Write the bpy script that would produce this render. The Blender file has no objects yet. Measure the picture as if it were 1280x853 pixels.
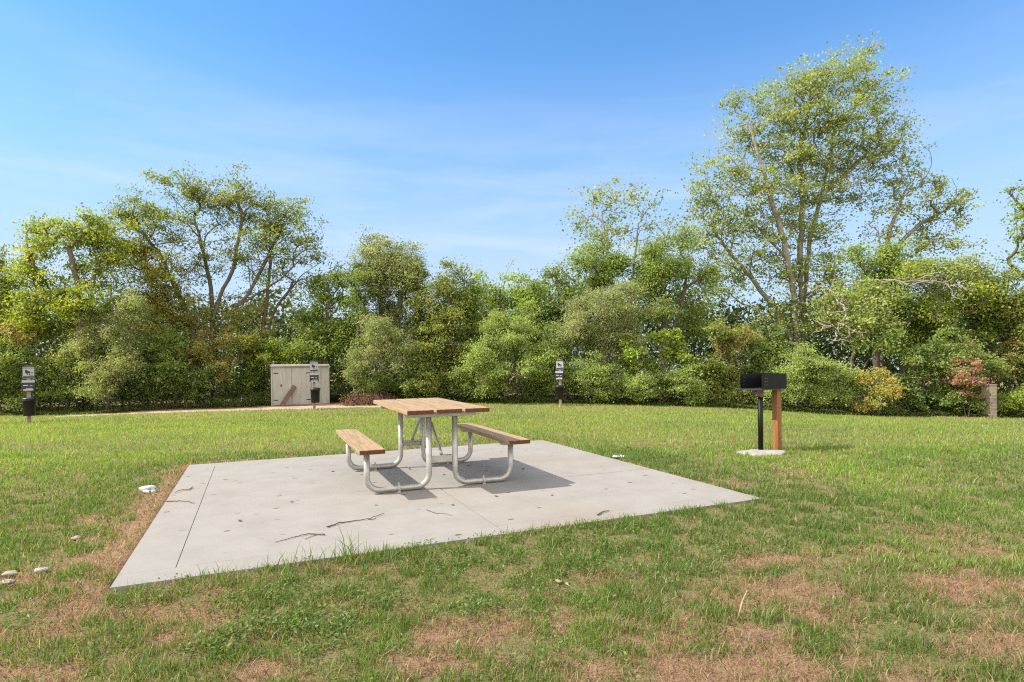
import bpy, math
import numpy as np
from mathutils import Matrix, Vector

rng = np.random.default_rng(7)
S = bpy.context.scene
C = S.collection
R = math.radians

# ------------------------------------------------------------------ camera numbers
F, HY, ROLL, CAM_H = 738.67, 451.37, -0.0105, 1.2464     # pixels of a 1280x853 frame, metres


def unroll(px, py):
    u, v = px - 640.0, py - HY
    return u + ROLL * v, v - ROLL * u


def at(px, py, Y):
    u, v = unroll(px, py)
    return Vector((u / F * Y, Y, CAM_H - v / F * Y))


# ------------------------------------------------------------------ noise and terrain
def _hash(ix, iy, seed):
    h = (ix.astype(np.int64) * 374761393 + iy.astype(np.int64) * 668265263 + seed * 1442695041) & 0x7fffffff
    h = ((h ^ (h >> 13)) * 1274126177) & 0x7fffffff
    return ((h ^ (h >> 16)) & 0xffff) / 65535.0


def vnoise(x, y, seed=0):
    ix, iy = np.floor(x), np.floor(y)
    fx, fy = x - ix, y - iy
    fx = fx * fx * (3 - 2 * fx); fy = fy * fy * (3 - 2 * fy)
    a = _hash(ix, iy, seed); b = _hash(ix + 1, iy, seed); c = _hash(ix, iy + 1, seed); d = _hash(ix + 1, iy + 1, seed)
    return (a * (1 - fx) + b * fx) * (1 - fy) + (c * (1 - fx) + d * fx) * fy


def fbm(x, y, seed=0, oct=4):
    t = 0; a = 0.5; s = 0
    for k in range(oct):
        t = t + a * vnoise(x * 2 ** k + 17.3 * k, y * 2 ** k - 9.1 * k, seed + k); s += a; a *= 0.5
    return t / s


ZX = np.array([-60, -30, -22, -16, -8, 0, 2, 5.6, 9.2, 12.7, 16.2, 21, 30, 60.])
ZZ = np.array([-1.0, -.95, -.85, -.76, -.68, -.6, -.6, -.7, -.84, -1.09, -1.28, -1.35, -1.4, -1.6])
_gx = np.linspace(-60, 60, 601)
_gz = np.interp(_gx, ZX, ZZ)
_k = np.hanning(21); _k /= _k.sum()
_gz = np.convolve(np.pad(_gz, 10, mode='edge'), _k, mode='valid')


# slab frame
SX, SY, SA, SL, SW = -2.2659, 3.3097, 0.4107, 4.888, 4.377
ca, sa = math.cos(SA), math.sin(SA)


def slab_local(x, y):
    dx, dy = x - SX, y - SY
    return dx * ca + dy * sa, -dx * sa + dy * ca


def slab_world(a, b):
    return SX + a * ca - b * sa, SY + a * sa + b * ca


def slab_dist(x, y):
    a, b = slab_local(x, y)
    dx = np.maximum(np.maximum(-a, a - SL), 0); dy = np.maximum(np.maximum(-b, b - SW), 0)
    inside = np.minimum(np.minimum(a, SL - a), np.minimum(b, SW - b))
    d = np.hypot(dx, dy)
    return np.where(d > 0, d, -np.maximum(inside, 0))


def terrain(x, y):
    x = np.asarray(x, float); y = np.asarray(y, float)
    t = np.clip((y - 7.5) / 16.5, 0, 1)
    s = t * t * (3 - 2 * t)
    z = np.interp(x, _gx, _gz) * s - 0.035
    z = z + (fbm(x * .9, y * .9, 31, 3) - .5) * 0.05 * np.clip(y / 6, 0.3, 1)
    k = np.exp(-(np.clip(slab_dist(x, y), 0, 9) / .35) ** 2)
    return z * (1 - k) - .014 * k


def ground_at(px, py):
    u, v = unroll(px, py)
    z = -0.03
    for _ in range(12):
        Y = (CAM_H - z) * F / v
        X = u / F * Y
        z = 0.5 * z + 0.5 * float(terrain(X, Y))
    return Vector((X, Y, float(terrain(X, Y))))


# bare patches of the lawn: pixel, radius in metres along x / y, weight
PATCH = []
for px, py, rx, ry, w in [
    (110, 735, .42, .20, 1.0), (60, 745, .40, .16, .9), (190, 765, .45, .16, .95), (30, 790, .4, .14, .5),
    (165, 690, .35, .35, 1.0), (190, 650, .25, .45, .9), (210, 610, .22, .6, .9), (232, 585, .2, .45, .8), (130, 655, .35, .25, .6),
    (420, 570, 1.0, .15, .75), (300, 576, .7, .15, .7), (560, 562, .7, .14, .7),
    (440, 712, .45, .07, .9), (290, 742, .3, .10, .7),
    (850, 795, .55, .20, 1.0), (960, 740, .55, .24, .95), (780, 838, .6, .13, .95), (640, 790, .40, .16, .85),
    (1010, 770, .40, .16, .85), (900, 830, .6, .14, 1.0), (560, 830, .35, .12, .55), (720, 775, .3, .12, .7),
    (980, 705, .40, .15, .75), (1080, 745, .4, .14, .6), (1180, 668, .40, .20, .85), (1215, 735, .50, .20, .75), (1250, 800, .4, .16, .75), (1130, 690, .3, .14, .6),
    (1240, 690, .3, .15, .55), (985, 592, .36, .16, .85), (915, 606, .28, .2, .8), (860, 600, .2, .12, .5), (1050, 690, .3, .14, .6), (745, 720, .3, .12, .45), (700, 745, .25, .1, .5),
    (60, 840, .3, .1, .6), (200, 800, .3, .09, .5), (440, 800, .25, .08, .4), (350, 840, .3, .09, .4),
    (470, 540, .9, .3, .18), (16, 726, .22, .12, 1.0), (95, 680, .16, .10, .9), (186, 616, .16, .16, .8), (260, 620, .1, .1, .2), (1250, 535, 1.4, 1.0, .5), (1265, 523, 1.6, .8, .6),
]:
    p = ground_at(px, py)
    PATCH.append((p.x, p.y, rx, ry, w))


def dirt(x, y):
    n = fbm(x * 2.6, y * 2.6, 3, 4)
    m = fbm(x * 9.0, y * 9.0, 11, 3)
    d = np.zeros_like(x)
    for cx, cy, rx, ry, w in PATCH:
        q = ((x - cx) / rx) ** 2 + ((y - cy) / ry) ** 2
        d = np.maximum(d, w * np.exp(-0.8 * q))
    near = np.clip((6.5 - y) / 4, 0, 1)
    a, b = slab_local(x, y)
    strip = np.exp(-(np.minimum(a, 0) / .30) ** 2) * (a < 0) * (b > -.3) * (b < SW + .2)
    d = np.maximum(d, strip * 1.0)
    rim = np.exp(-(np.clip(slab_dist(x, y), 0, 9) / .05) ** 2) * .45
    d = np.maximum(d, rim)
    f = fbm(x * 22.0, y * 22.0, 13, 2)
    v = d * (0.40 + 1.0 * n) + near * 0.55 * np.clip((n - .48) * 2.6, 0, 1) + (m - .5) * .95 + (f - .5) * .45
    return np.clip((v - .24) * 1.5, 0, 1)


# ------------------------------------------------------------------ mesh helpers
def np_mesh(name, verts, loops, starts, col=None, extra=None):
    me = bpy.data.meshes.new(name)
    me.vertices.add(len(verts)); me.vertices.foreach_set('co', np.ascontiguousarray(verts, np.float32).ravel())
    me.loops.add(len(loops)); me.loops.foreach_set('vertex_index', np.ascontiguousarray(loops, np.int32))
    me.polygons.add(len(starts)); me.polygons.foreach_set('loop_start', np.ascontiguousarray(starts, np.int32))
    me.update(calc_edges=True)
    if col is not None:
        at_ = me.color_attributes.new('Col', 'FLOAT_COLOR', 'POINT')
        rgba = np.ones((len(verts), 4), np.float32); rgba[:, :3] = col
        at_.data.foreach_set('color', rgba.ravel())
    if extra is not None:
        for k, v in extra.items():
            a_ = me.attributes.new(k, 'FLOAT', 'POINT'); a_.data.foreach_set('value', np.ascontiguousarray(v, np.float32))
    return me


def link(name, me, mat=None, parent=None, smooth=False):
    me.name = name
    o = bpy.data.objects.new(name, me); C.objects.link(o)
    if mat: me.materials.append(mat)
    if parent: o.parent = parent
    if smooth: me.polygons.foreach_set('use_smooth', np.ones(len(me.polygons), bool))
    return o


def tag(o, label=None, cat=None, group=None, kind=None):
    if label: o['label'] = label
    if cat: o['category'] = cat
    if group: o['group'] = group
    if kind: o['kind'] = kind
    return o


def empty(name, loc, rz=0, label=None, cat=None, group=None):
    o = bpy.data.objects.new(name, None); C.objects.link(o)
    o.location = loc; o.rotation_euler = (0, 0, rz); o.empty_display_size = .2
    return tag(o, label, cat, group)


def copy_tree(o, parent=None):
    c = o.copy(); C.objects.link(c); c.parent = parent
    for ch in [k for k in bpy.data.objects if k.parent == o]: copy_tree(ch, c)
    return c


class MB:
    def __init__(s): s.v = []; s.f = []

    def box(s, c, d, rot=None):
        n = len(s.v); m = rot or Matrix.Identity(3); c = Vector(c)
        for k in range(8):
            p = Vector(((k & 1) - .5, ((k >> 1) & 1) - .5, ((k >> 2) & 1) - .5))
            s.v.append(c + m @ Vector((p.x * d[0], p.y * d[1], p.z * d[2])))
        for q in ((0, 2, 3, 1), (4, 5, 7, 6), (0, 1, 5, 4), (2, 6, 7, 3), (0, 4, 6, 2), (1, 3, 7, 5)):
            s.f.append(tuple(n + i for i in q))
        return s

    def bar(s, a, b, w, h, up=Vector((0, 0, 1))):
        a, b = Vector(a), Vector(b); y = (b - a).normalized(); x = y.cross(up).normalized(); z = x.cross(y)
        return s.box((a + b) / 2, (w, (b - a).length, h), Matrix((x, y, z)).transposed())

    def tube(s, pts, r, n=12, cap=True):
        pts = [Vector(p) for p in pts]
        rs = r if isinstance(r, (list, tuple)) else [r] * len(pts)
        t = (pts[1] - pts[0]).normalized()
        nrm = t.orthogonal().normalized(); rings = []
        for i, p in enumerate(pts):
            if i == 0: d = pts[1] - pts[0]
            elif i == len(pts) - 1: d = pts[-1] - pts[-2]
            else: d = (pts[i + 1] - p).normalized() + (p - pts[i - 1]).normalized()
            d.normalize(); nrm = (nrm - d * nrm.dot(d)).normalized(); b = d.cross(nrm)
            base = len(s.v)
            for k in range(n):
                a = 2 * math.pi * k / n
                s.v.append(p + (nrm * math.cos(a) + b * math.sin(a)) * rs[i])
            rings.append(base)
        for i in range(len(rings) - 1):
            for k in range(n):
                a, b_ = rings[i] + k, rings[i] + (k + 1) % n
                s.f.append((a, b_, rings[i + 1] + (k + 1) % n, rings[i + 1] + k))
        if cap:
            s.f.append(tuple(rings[0] + k for k in reversed(range(n)))); s.f.append(tuple(rings[-1] + k for k in range(n)))
        return s

    def prism(s, poly, axis, t0, t1):
        """polygon in two axes, extruded along the third"""
        n = len(s.v); k = len(poly)
        for t in (t0, t1):
            for a, b in poly:
                s.v.append(Vector({'x': (t, a, b), 'y': (a, t, b), 'z': (a, b, t)}[axis]))
        s.f.append(tuple(range(n, n + k))); s.f.append(tuple(reversed(range(n + k, n + 2 * k))))
        for i in range(k):
            j = (i + 1) % k
            s.f.append((n + i, n + k + i, n + k + j, n + j))
        return s

    def lathe(s, prof, n=24, c=(0, 0, 0)):
        base = len(s.v); c = Vector(c)
        for r, z in prof:
            for k in range(n):
                a = 2 * math.pi * k / n; s.v.append(c + Vector((r * math.cos(a), r * math.sin(a), z)))
        for i in range(len(prof) - 1):
            for k in range(n):
                s.f.append((base + i * n + k, base + i * n + (k + 1) % n, base + (i + 1) * n + (k + 1) % n, base + (i + 1) * n + k))
        s.f.append(tuple(base + k for k in reversed(range(n)))); e = base + (len(prof) - 1) * n
        s.f.append(tuple(e + k for k in range(n)))
        return s

    def build(s, name, mat, parent=None, bevel=0, smooth=False):
        me = bpy.data.meshes.new(name); me.from_pydata([tuple(v) for v in s.v], [], s.f)
        me.validate(); me.update()
        import bmesh
        bm = bmesh.new(); bm.from_mesh(me); bmesh.ops.recalc_face_normals(bm, faces=bm.faces)
        if smooth:
            for f in bm.faces: f.smooth = len(f.verts) == 4
        bm.to_mesh(me); bm.free()
        o = link(name, me, mat, parent)
        if bevel:
            m = o.modifiers.new('edges', 'BEVEL'); m.width = bevel; m.segments = 2; m.limit_method = 'ANGLE'
        return o


# ------------------------------------------------------------------ materials
def new_mat(name):
    m = bpy.data.materials.new(name); m.use_nodes = True
    nt = m.node_tree; return m, nt, nt.nodes['Principled BSDF']


def N(nt, typ, **kw):
    n = nt.nodes.new(typ)
    for k, v in kw.items():
        if k in n.inputs: n.inputs[k].default_value = v
        else: setattr(n, k, v)
    return n


def ramp(nt, src, stops):
    r = nt.nodes.new('ShaderNodeValToRGB')
    e = r.color_ramp.elements
    while len(e) < len(stops): e.new(0.5)
    for i, (p, c) in enumerate(stops):
        e[i].position = p; e[i].color = (*c, 1) if len(c) == 3 else c
    nt.links.new(src, r.inputs[0]); return r.outputs[0]


def mixc(nt, fac, a, b, mode='MIX'):
    m = nt.nodes.new('ShaderNodeMix'); m.data_type = 'RGBA'; m.blend_type = mode
    for sock, v in ((m.inputs[0], fac), (m.inputs[6], a), (m.inputs[7], b)):
        if hasattr(v, 'is_output'): nt.links.new(v, sock)
        else: sock.default_value = v if isinstance(v, (int, float)) else (*v, 1)
    return m.outputs[2]


def coords(nt, scale=(1, 1, 1), kind='Object'):
    tc = nt.nodes.new('ShaderNodeTexCoord'); mp = nt.nodes.new('ShaderNodeMapping')
    mp.inputs['Scale'].default_value = scale
    nt.links.new(tc.outputs[kind], mp.inputs[0]); return mp.outputs[0]


def noise(nt, vec, scale, detail=5, rough=.55, dist=0):
    n = N(nt, 'ShaderNodeTexNoise', Scale=scale, Detail=detail, Roughness=rough, Distortion=dist)
    nt.links.new(vec, n.inputs['Vector']); return n.outputs[0]


def bump(nt, bsdf, h, strength=.3, dist=.01):
    b = N(nt, 'ShaderNodeBump', Strength=strength, Distance=dist)
    nt.links.new(h, b.inputs['Height']); nt.links.new(b.outputs[0], bsdf.inputs['Normal'])


def simple(name, col, rough=.6, metal=0, var=.15, scale=8, bumpy=.1, spec=.4):
    m, nt, b = new_mat(name)
    v = coords(nt); n = noise(nt, v, scale)
    c = ramp(nt, n, [(.25, [x * (1 - var) for x in col]), (.75, [min(1, x * (1 + var)) for x in col])])
    nt.links.new(c, b.inputs['Base Color'])
    b.inputs['Roughness'].default_value = rough; b.inputs['Metallic'].default_value = metal
    b.inputs['Specular IOR Level'].default_value = spec
    if bumpy: bump(nt, b, noise(nt, v, scale * 12), bumpy, .004)
    return m


def leaf_material(name, trans=.35, spec=.25, rough=.5):
    m, nt, b = new_mat(name)
    a = N(nt, 'ShaderNodeAttribute', attribute_name='Col')
    nt.links.new(a.outputs['Color'], b.inputs['Base Color'])
    b.inputs['Roughness'].default_value = rough; b.inputs['Specular IOR Level'].default_value = spec
    t = nt.nodes.new('ShaderNodeBsdfTranslucent')
    nt.links.new(mixc(nt, 1.0, a.outputs['Color'], (1.25, 1.2, .6), 'MULTIPLY'), t.inputs['Color'])
    mx = nt.nodes.new('ShaderNodeMixShader'); mx.inputs[0].default_value = trans
    nt.links.new(b.outputs[0], mx.inputs[1]); nt.links.new(t.outputs[0], mx.inputs[2])
    nt.links.new(mx.outputs[0], nt.nodes['Material Output'].inputs[0])
    return m


M = {}
M['leaf'] = leaf_material('leaf_surface', .5)
M['grass'] = leaf_material('grass_blade', .5, .3, .45)


def bark(name, col):
    m, nt, b = new_mat(name)
    v = coords(nt, (6, 6, 1.2)); n = noise(nt, v, 3, 6, .65)
    nt.links.new(ramp(nt, n, [(.3, [x * .55 for x in col]), (.7, [min(1, x * 1.3) for x in col])]), b.inputs['Base Color'])
    b.inputs['Roughness'].default_value = .9; bump(nt, b, n, .5, .02)
    return m


M['bark_dark'] = bark('dark_bark', (.11, .085, .06))
M['bark_grey'] = bark('grey_bark', (.15, .128, .098))
M['bark_pale'] = bark('pale_bark', (.24, .21, .165))


def ground_mat():
    m, nt, b = new_mat('lawn_soil')
    v = coords(nt)
    big = noise(nt, v, 1.1, 4); mid = noise(nt, v, 14, 6, .65); fine = noise(nt, v, 120, 4, .7)
    streak = noise(nt, coords(nt, (1, 1, 1)), 60, 8, .8, 1.5)
    soil = ramp(nt, mid, [(.25, (.095, .044, .025)), (.48, (.228, .128, .078)), (.8, (.33, .205, .135))])
    straw = ramp(nt, fine, [(.25, (.10, .055, .03)), (.48, (.29, .185, .11)), (.75, (.44, .32, .205))])
    bare = mixc(nt, ramp(nt, streak, [(.42, (0, 0, 0)), (.62, (.75, .75, .75))]), soil, straw)
    thatch = ramp(nt, fine, [(.2, (.085, .080, .032)), (.5, (.165, .140, .060)), (.8, (.29, .225, .115))])
    a = N(nt, 'ShaderNodeAttribute', attribute_name='dirt')
    k = N(nt, 'ShaderNodeMath', operation='ADD'); nt.links.new(a.outputs['Fac'], k.inputs[0])
    sub = N(nt, 'ShaderNodeMath', operation='MULTIPLY_ADD'); nt.links.new(mid, sub.inputs[0]); sub.inputs[1].default_value = .8; sub.inputs[2].default_value = -.4
    nt.links.new(sub.outputs[0], k.inputs[1])
    f = ramp(nt, k.outputs[0], [(.10, (0, 0, 0)), (.75, (1, 1, 1))])
    nt.links.new(mixc(nt, f, thatch, bare), b.inputs['Base Color'])
    b.inputs['Roughness'].default_value = .95; b.inputs['Specular IOR Level'].default_value = .1
    h = mixc(nt, .5, mid, fine)
    bump(nt, b, h, .9, .03)
    return m


M['ground'] = ground_mat()


def path_mat():
    m, nt, b = new_mat('packed_gravel')
    v = coords(nt); n = noise(nt, v, 2.2, 6); f = noise(nt, v, 45, 5, .7)
    c = mixc(nt, ramp(nt, n, [(.40, (0, 0, 0)), (.62, (1, 1, 1))]), (.36, .30, .235), (.29, .20, .14))
    c = mixc(nt, .5, c, ramp(nt, f, [(.3, (.4, .36, .3)), (.7, (1, 1, 1))]), 'MULTIPLY')
    nt.links.new(c, b.inputs['Base Color']); b.inputs['Roughness'].default_value = .95
    bump(nt, b, f, .6, .02)
    return m


M['path'] = path_mat()
M['mulch'] = simple('red_brown_mulch', (.15, .075, .045), .95, 0, .5, 9, .6, .1)


def concrete_mat():
    m, nt, b = new_mat('broomed_concrete')
    v = coords(nt)
    big = noise(nt, v, .55, 5, .5, .6); mid = noise(nt, v, 3.2, 6, .6); fine = noise(nt, v, 150, 3, .7)
    broom = noise(nt, coords(nt, (1.2, 160, 1)), 1.0, 3, .6)
    c = ramp(nt, mid, [(.25, (.212, .193, .167)), (.55, (.243, .223, .195)), (.8, (.260, .240, .212))])
    stain = ramp(nt, big, [(.50, (0, 0, 0)), (.70, (.6, .6, .6))])
    c = mixc(nt, stain, c, (.225, .18, .135))
    # tannin marks left by leaves: small ovals that appear in clusters
    vo = N(nt, 'ShaderNodeTexVoronoi', Scale=5.5, Randomness=1.0); mp = coords(nt, (1, 1.5, 1)); nt.links.new(mp, vo.inputs['Vector'])
    vd = N(nt, 'ShaderNodeMath', operation='ADD'); nt.links.new(vo.outputs['Distance'], vd.inputs[0])
    nz = N(nt, 'ShaderNodeMath', operation='MULTIPLY_ADD'); nt.links.new(noise(nt, v, 30, 2), nz.inputs[0]); nz.inputs[1].default_value = .16; nz.inputs[2].default_value = -.08
    nt.links.new(nz.outputs[0], vd.inputs[1])
    spot = ramp(nt, vd.outputs[0], [(.11, (1, 1, 1)), (.17, (0, 0, 0))])
    sep = N(nt, 'ShaderNodeSeparateColor'); nt.links.new(vo.outputs['Color'], sep.inputs[0])
    zone = noise(nt, v, .9, 2)
    zz = N(nt, 'ShaderNodeMath', operation='MULTIPLY_ADD'); nt.links.new(zone, zz.inputs[0]); zz.inputs[1].default_value = 1.6; zz.inputs[2].default_value = -.38
    lt = N(nt, 'ShaderNodeMath', operation='LESS_THAN'); nt.links.new(sep.outputs[0], lt.inputs[0]); nt.links.new(zz.outputs[0], lt.inputs[1])
    pk = N(nt, 'ShaderNodeMath', operation='MULTIPLY'); nt.links.new(spot, pk.inputs[0]); nt.links.new(lt.outputs[0], pk.inputs[1])
    p2 = N(nt, 'ShaderNodeMath', operation='MULTIPLY'); nt.links.new(pk.outputs[0], p2.inputs[0]); nt.links.new(sep.outputs[1], p2.inputs[1])
    c = mixc(nt, p2.outputs[0], c, (.07, .052, .036))
    nt.links.new(mixc(nt, .25, c, ramp(nt, fine, [(.3, (.55, .55, .55)), (.7, (1, 1, 1))]), 'MULTIPLY'), b.inputs['Base Color'])
    b.inputs['Roughness'].default_value = .85; b.inputs['Specular IOR Level'].default_value = .25
    bump(nt, b, mixc(nt, .5, broom, fine), .25, .004)
    return m


M['concrete'] = concrete_mat()
M['footing'] = simple('rough_concrete', (.26, .235, .20), .95, 0, .3, 12, .6, .2)


def wood_mat(name, cols, axis='y', rough=.6, knots=True):
    m, nt, b = new_mat(name)
    sc = {'y': (22, 1.1, 22), 'z': (22, 22, 1.1), 'x': (1.1, 22, 22)}[axis]
    v = coords(nt, sc); n = noise(nt, v, 1.6, 7, .6, .8)
    oi = nt.nodes.new('ShaderNodeObjectInfo')
    c = ramp(nt, n, [(.25, cols[0]), (.5, cols[1]), (.78, cols[2])])
    w = noise(nt, coords(nt), 3.0, 4)
    c = mixc(nt, ramp(nt, w, [(.5, (0, 0, 0)), (.72, (.6, .6, .6))]), c, cols[3])
    nt.links.new(c, b.inputs['Base Color']); b.inputs['Roughness'].default_value = rough
    b.inputs['Specular IOR Level'].default_value = .3
    bump(nt, b, n, .25, .003)
    return m


M['deck'] = wood_mat('sealed_plank_wood', [(.165, .098, .045), (.27, .178, .090), (.36, .262, .155), (.30, .235, .165)])
M['endgrain'] = simple('end_grain_wood', (.085, .030, .011), .7, 0, .45, 40, .2, .25)
M['cedar'] = wood_mat('orange_cedar', [(.13, .050, .014), (.20, .088, .026), (.27, .132, .046), (.16, .070, .026)], 'z')
M['postwood'] = wood_mat('weathered_post_wood', [(.17, .12, .085), (.26, .20, .15), (.34, .28, .22), (.22, .15, .11)], 'z', .9)
M['steel'] = simple('galvanised_pipe', (.34, .325, .30), .42, .45, .18, 14, .04, .5)
M['steel_dark'] = simple('dull_galvanised_channel', (.33, .31, .28), .55, .2, .12, 20, .05, .5)
M['iron'] = simple('black_painted_steel', (.0045, .0045, .005), .5, 0, .25, 18, .1, .18)
M['steel_dark_iron'] = simple('worn_black_steel', (.035, .033, .032), .4, .2, .2, 20, .05, .5)
M['rust'] = simple('rusty_brown_steel', (.13, .075, .055), .8, .1, .5, 30, .3, .25)
M['black_plastic'] = simple('dark_moulded_plastic', (.010, .011, .015), .45, 0, .1, 10, .05, .45)
M['white_sign'] = simple('white_enamel', (.29, .295, .30), .5, 0, .03, 6, 0, .4)
M['ink'] = simple('black_print', (.02, .02, .025), .5, 0, .05, 6, 0, .3)
M['grey_print'] = simple('grey_print', (.45, .46, .48), .5, 0, .05, 6, 0, .3)
M['litter'] = simple('white_plastic_film', (.42, .43, .46), .4, 0, .05, 20, .1, .5)
M['stone'] = simple('pale_limestone', (.27, .235, .19), .9, 0, .25, 14, .5, .2)
M['greystone'] = simple('grey_fieldstone', (.28, .26, .24), .9, 0, .25, 9, .5, .2)
M['twig'] = simple('dry_brown_twig', (.085, .055, .04), .9, 0, .4, 50, .3, .2)
M['dryleaf'] = simple('dry_brown_leaf', (.16, .10, .055), .8, 0, .4, 40, .2, .2)
M['dryblade'] = simple('bleached_dry_blade', (.30, .22, .14), .8, 0, .2, 30, .2, .2)


def shed_mat():
    m, nt, b = new_mat('painted_shed_boards')
    v = coords(nt); n = noise(nt, coords(nt, (6, 6, .8)), 2, 5); d = noise(nt, v, 3, 5)
    c = ramp(nt, n, [(.3, (.27, .26, .215)), (.7, (.35, .34, .285))])
    sepn = N(nt, 'ShaderNodeSeparateXYZ'); nt.links.new(v, sepn.inputs[0])
    lo = N(nt, 'ShaderNodeMath', operation='MULTIPLY_ADD'); nt.links.new(d, lo.inputs[0]); lo.inputs[1].default_value = -.9; lo.inputs[2].default_value = .62
    df = N(nt, 'ShaderNodeMath', operation='SUBTRACT'); nt.links.new(lo.outputs[0], df.inputs[0]); nt.links.new(sepn.outputs[2], df.inputs[1])
    c = mixc(nt, ramp(nt, df.outputs[0], [(-.0, (0, 0, 0)), (.25, (.55, .55, .55))]), c, (.24, .17, .12))
    nt.links.new(c, b.inputs['Base Color']); b.inputs['Roughness'].default_value = .8
    bump(nt, b, n, .2, .004)
    return m


M['shed'] = shed_mat()
M['shed_roof'] = simple('pale_roof_sheet', (.40, .385, .34), .7, .1, .15, 6, .1, .3)


def brick_mat():
    m, nt, b = new_mat('pale_tan_brick')
    v = coords(nt)
    # bricks laid round the pier: x+y runs along each face
    sp = N(nt, 'ShaderNodeSeparateXYZ'); nt.links.new(v, sp.inputs[0])
    ad = N(nt, 'ShaderNodeMath', operation='ADD'); nt.links.new(sp.outputs[0], ad.inputs[0]); nt.links.new(sp.outputs[1], ad.inputs[1])
    cb = N(nt, 'ShaderNodeCombineXYZ'); nt.links.new(ad.outputs[0], cb.inputs[0]); nt.links.new(sp.outputs[2], cb.inputs[1])
    br = N(nt, 'ShaderNodeTexBrick', Scale=1.0); nt.links.new(cb.outputs[0], br.inputs['Vector'])
    br.inputs['Brick Width'].default_value = .30; br.inputs['Row Height'].default_value = .14; br.inputs['Mortar Size'].default_value = .012
    br.inputs['Color1'].default_value = (.36, .29, .215, 1); br.inputs['Color2'].default_value = (.25, .18, .13, 1); br.inputs['Mortar'].default_value = (.36, .335, .30, 1)
    n = noise(nt, v, 8, 5)
    nt.links.new(mixc(nt, .5, br.outputs[0], ramp(nt, n, [(.3, (.5, .48, .45)), (.7, (1.1, 1.1, 1.1))]), 'MULTIPLY'), b.inputs['Base Color'])
    b.inputs['Roughness'].default_value = .9
    return m


M['brick'] = brick_mat()

# ------------------------------------------------------------------ ground
def spaced(lo, hi, near, growth, centre=0.0, flat=6.0):
    out = [0.0]; s = near
    while out[-1] < hi - lo:
        if out[-1] > flat: s *= growth
        out.append(out[-1] + s)
    return np.array(out) + lo


ys = spaced(-4.0, 120.0, .055, 1.045, flat=11.5)
xp = spaced(0.0, 110.0, .06, 1.06, flat=6.0)
xs = np.concatenate([-xp[:0:-1], xp])
GX, GY = np.meshgrid(xs, ys)
gx, gy = GX.ravel(), GY.ravel()
gz = terrain(gx, gy)
gd = dirt(gx, gy)
gz = gz - .018 * gd * (gy < 12) + (fbm(gx * 14, gy * 14, 77, 2) - .5) * .022 * (gy < 12)
sd = slab_dist(gx, gy)
gz = np.where(sd < .0, -0.12, gz)                       # soil is dug out under the slab
nx, ny = len(xs), len(ys)
i = (np.arange(ny - 1)[:, None] * nx + np.arange(nx - 1)[None]).ravel()
quads = np.stack([i, i + 1, i + nx + 1, i + nx], 1).ravel()
me = np_mesh('lawn', np.stack([gx, gy, gz], 1), quads, np.arange(len(i)) * 4, None, {'dirt': gd})
lawn = tag(link('lawn', me, M['ground'], smooth=True), kind='structure')


def strip_sheet(name, centre, widths, mat, lift, n=60, m=10, rag=.12, seed=5):
    c = np.array(centre, float); t = np.linspace(0, 1, n)
    tt = np.linspace(0, 1, len(c))
    cx = np.interp(t, tt, c[:, 0]); cy = np.interp(t, tt, c[:, 1]); w = np.interp(t, tt, widths)
    s = np.linspace(-.5, .5, m)
    X = np.repeat(cx[:, None], m, 1); Y = cy[:, None] + w[:, None] * s[None]
    X = X.ravel(); Y = Y.ravel(); Y = Y + (fbm(X * 1.5, Y * 1.5, seed, 3) - .5) * rag * 2
    edge = np.abs(np.tile(s, n)) > .49
    Z = terrain(X, Y) + lift - edge * (lift + .03)
    i = (np.arange(n - 1)[:, None] * m + np.arange(m - 1)[None]).ravel()
    q = np.stack([i, i + m, i + m + 1, i + 1], 1).ravel()
    return link(name, np_mesh(name, np.stack([X, Y, Z], 1), q, np.arange(len(i)) * 4), mat, smooth=True)


PATH_C = [(-18.6, 24.1), (-16, 25.0), (-13, 25.6), (-10, 26.1), (-8, 26.2), (-6.4, 26.1), (-5.2, 26.0)]
PATH_W = [.25, .9, 1.1, 1.5, 1.9, 1.9, .7]
tag(strip_sheet('gravel_path', PATH_C, PATH_W, M['path'], .03), kind='structure')
tag(strip_sheet('bare_earth', [(-17.5, 26.0), (-14, 26.9), (-11, 27.6), (-9.0, 28.2), (-7, 28.4), (-5, 28.0)], [.8, 1.5, 2.2, 2.6, 2.6, 2.0], M['mulch'], .024, rag=.3, seed=15), kind='structure')


def path_cover(x, y):
    cy = np.interp(x, [p[0] for p in PATH_C], [p[1] for p in PATH_C], left=99, right=99)
    w = np.interp(x, [p[0] for p in PATH_C], PATH_W, left=0, right=0)
    return (np.abs(y - cy) < w * .5) | ((x > -17.5) & (x < -5) & (y > cy + w * .4) & (y < cy + 3.2))


# ------------------------------------------------------------------ concrete pad (panels of one slab, cut by tooled joints)
pad = MB()


def panel(a0, a1, b0, b1, ga0=0., ga1=0., gb0=0., gb1=0.):
    a0, a1, b0, b1 = a0 + ga0, a1 - ga1, b0 + gb0, b1 - gb1
    pad.box(((a0 + a1) / 2, (b0 + b1) / 2, -.056), (a1 - a0, b1 - b0, .112))


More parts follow.
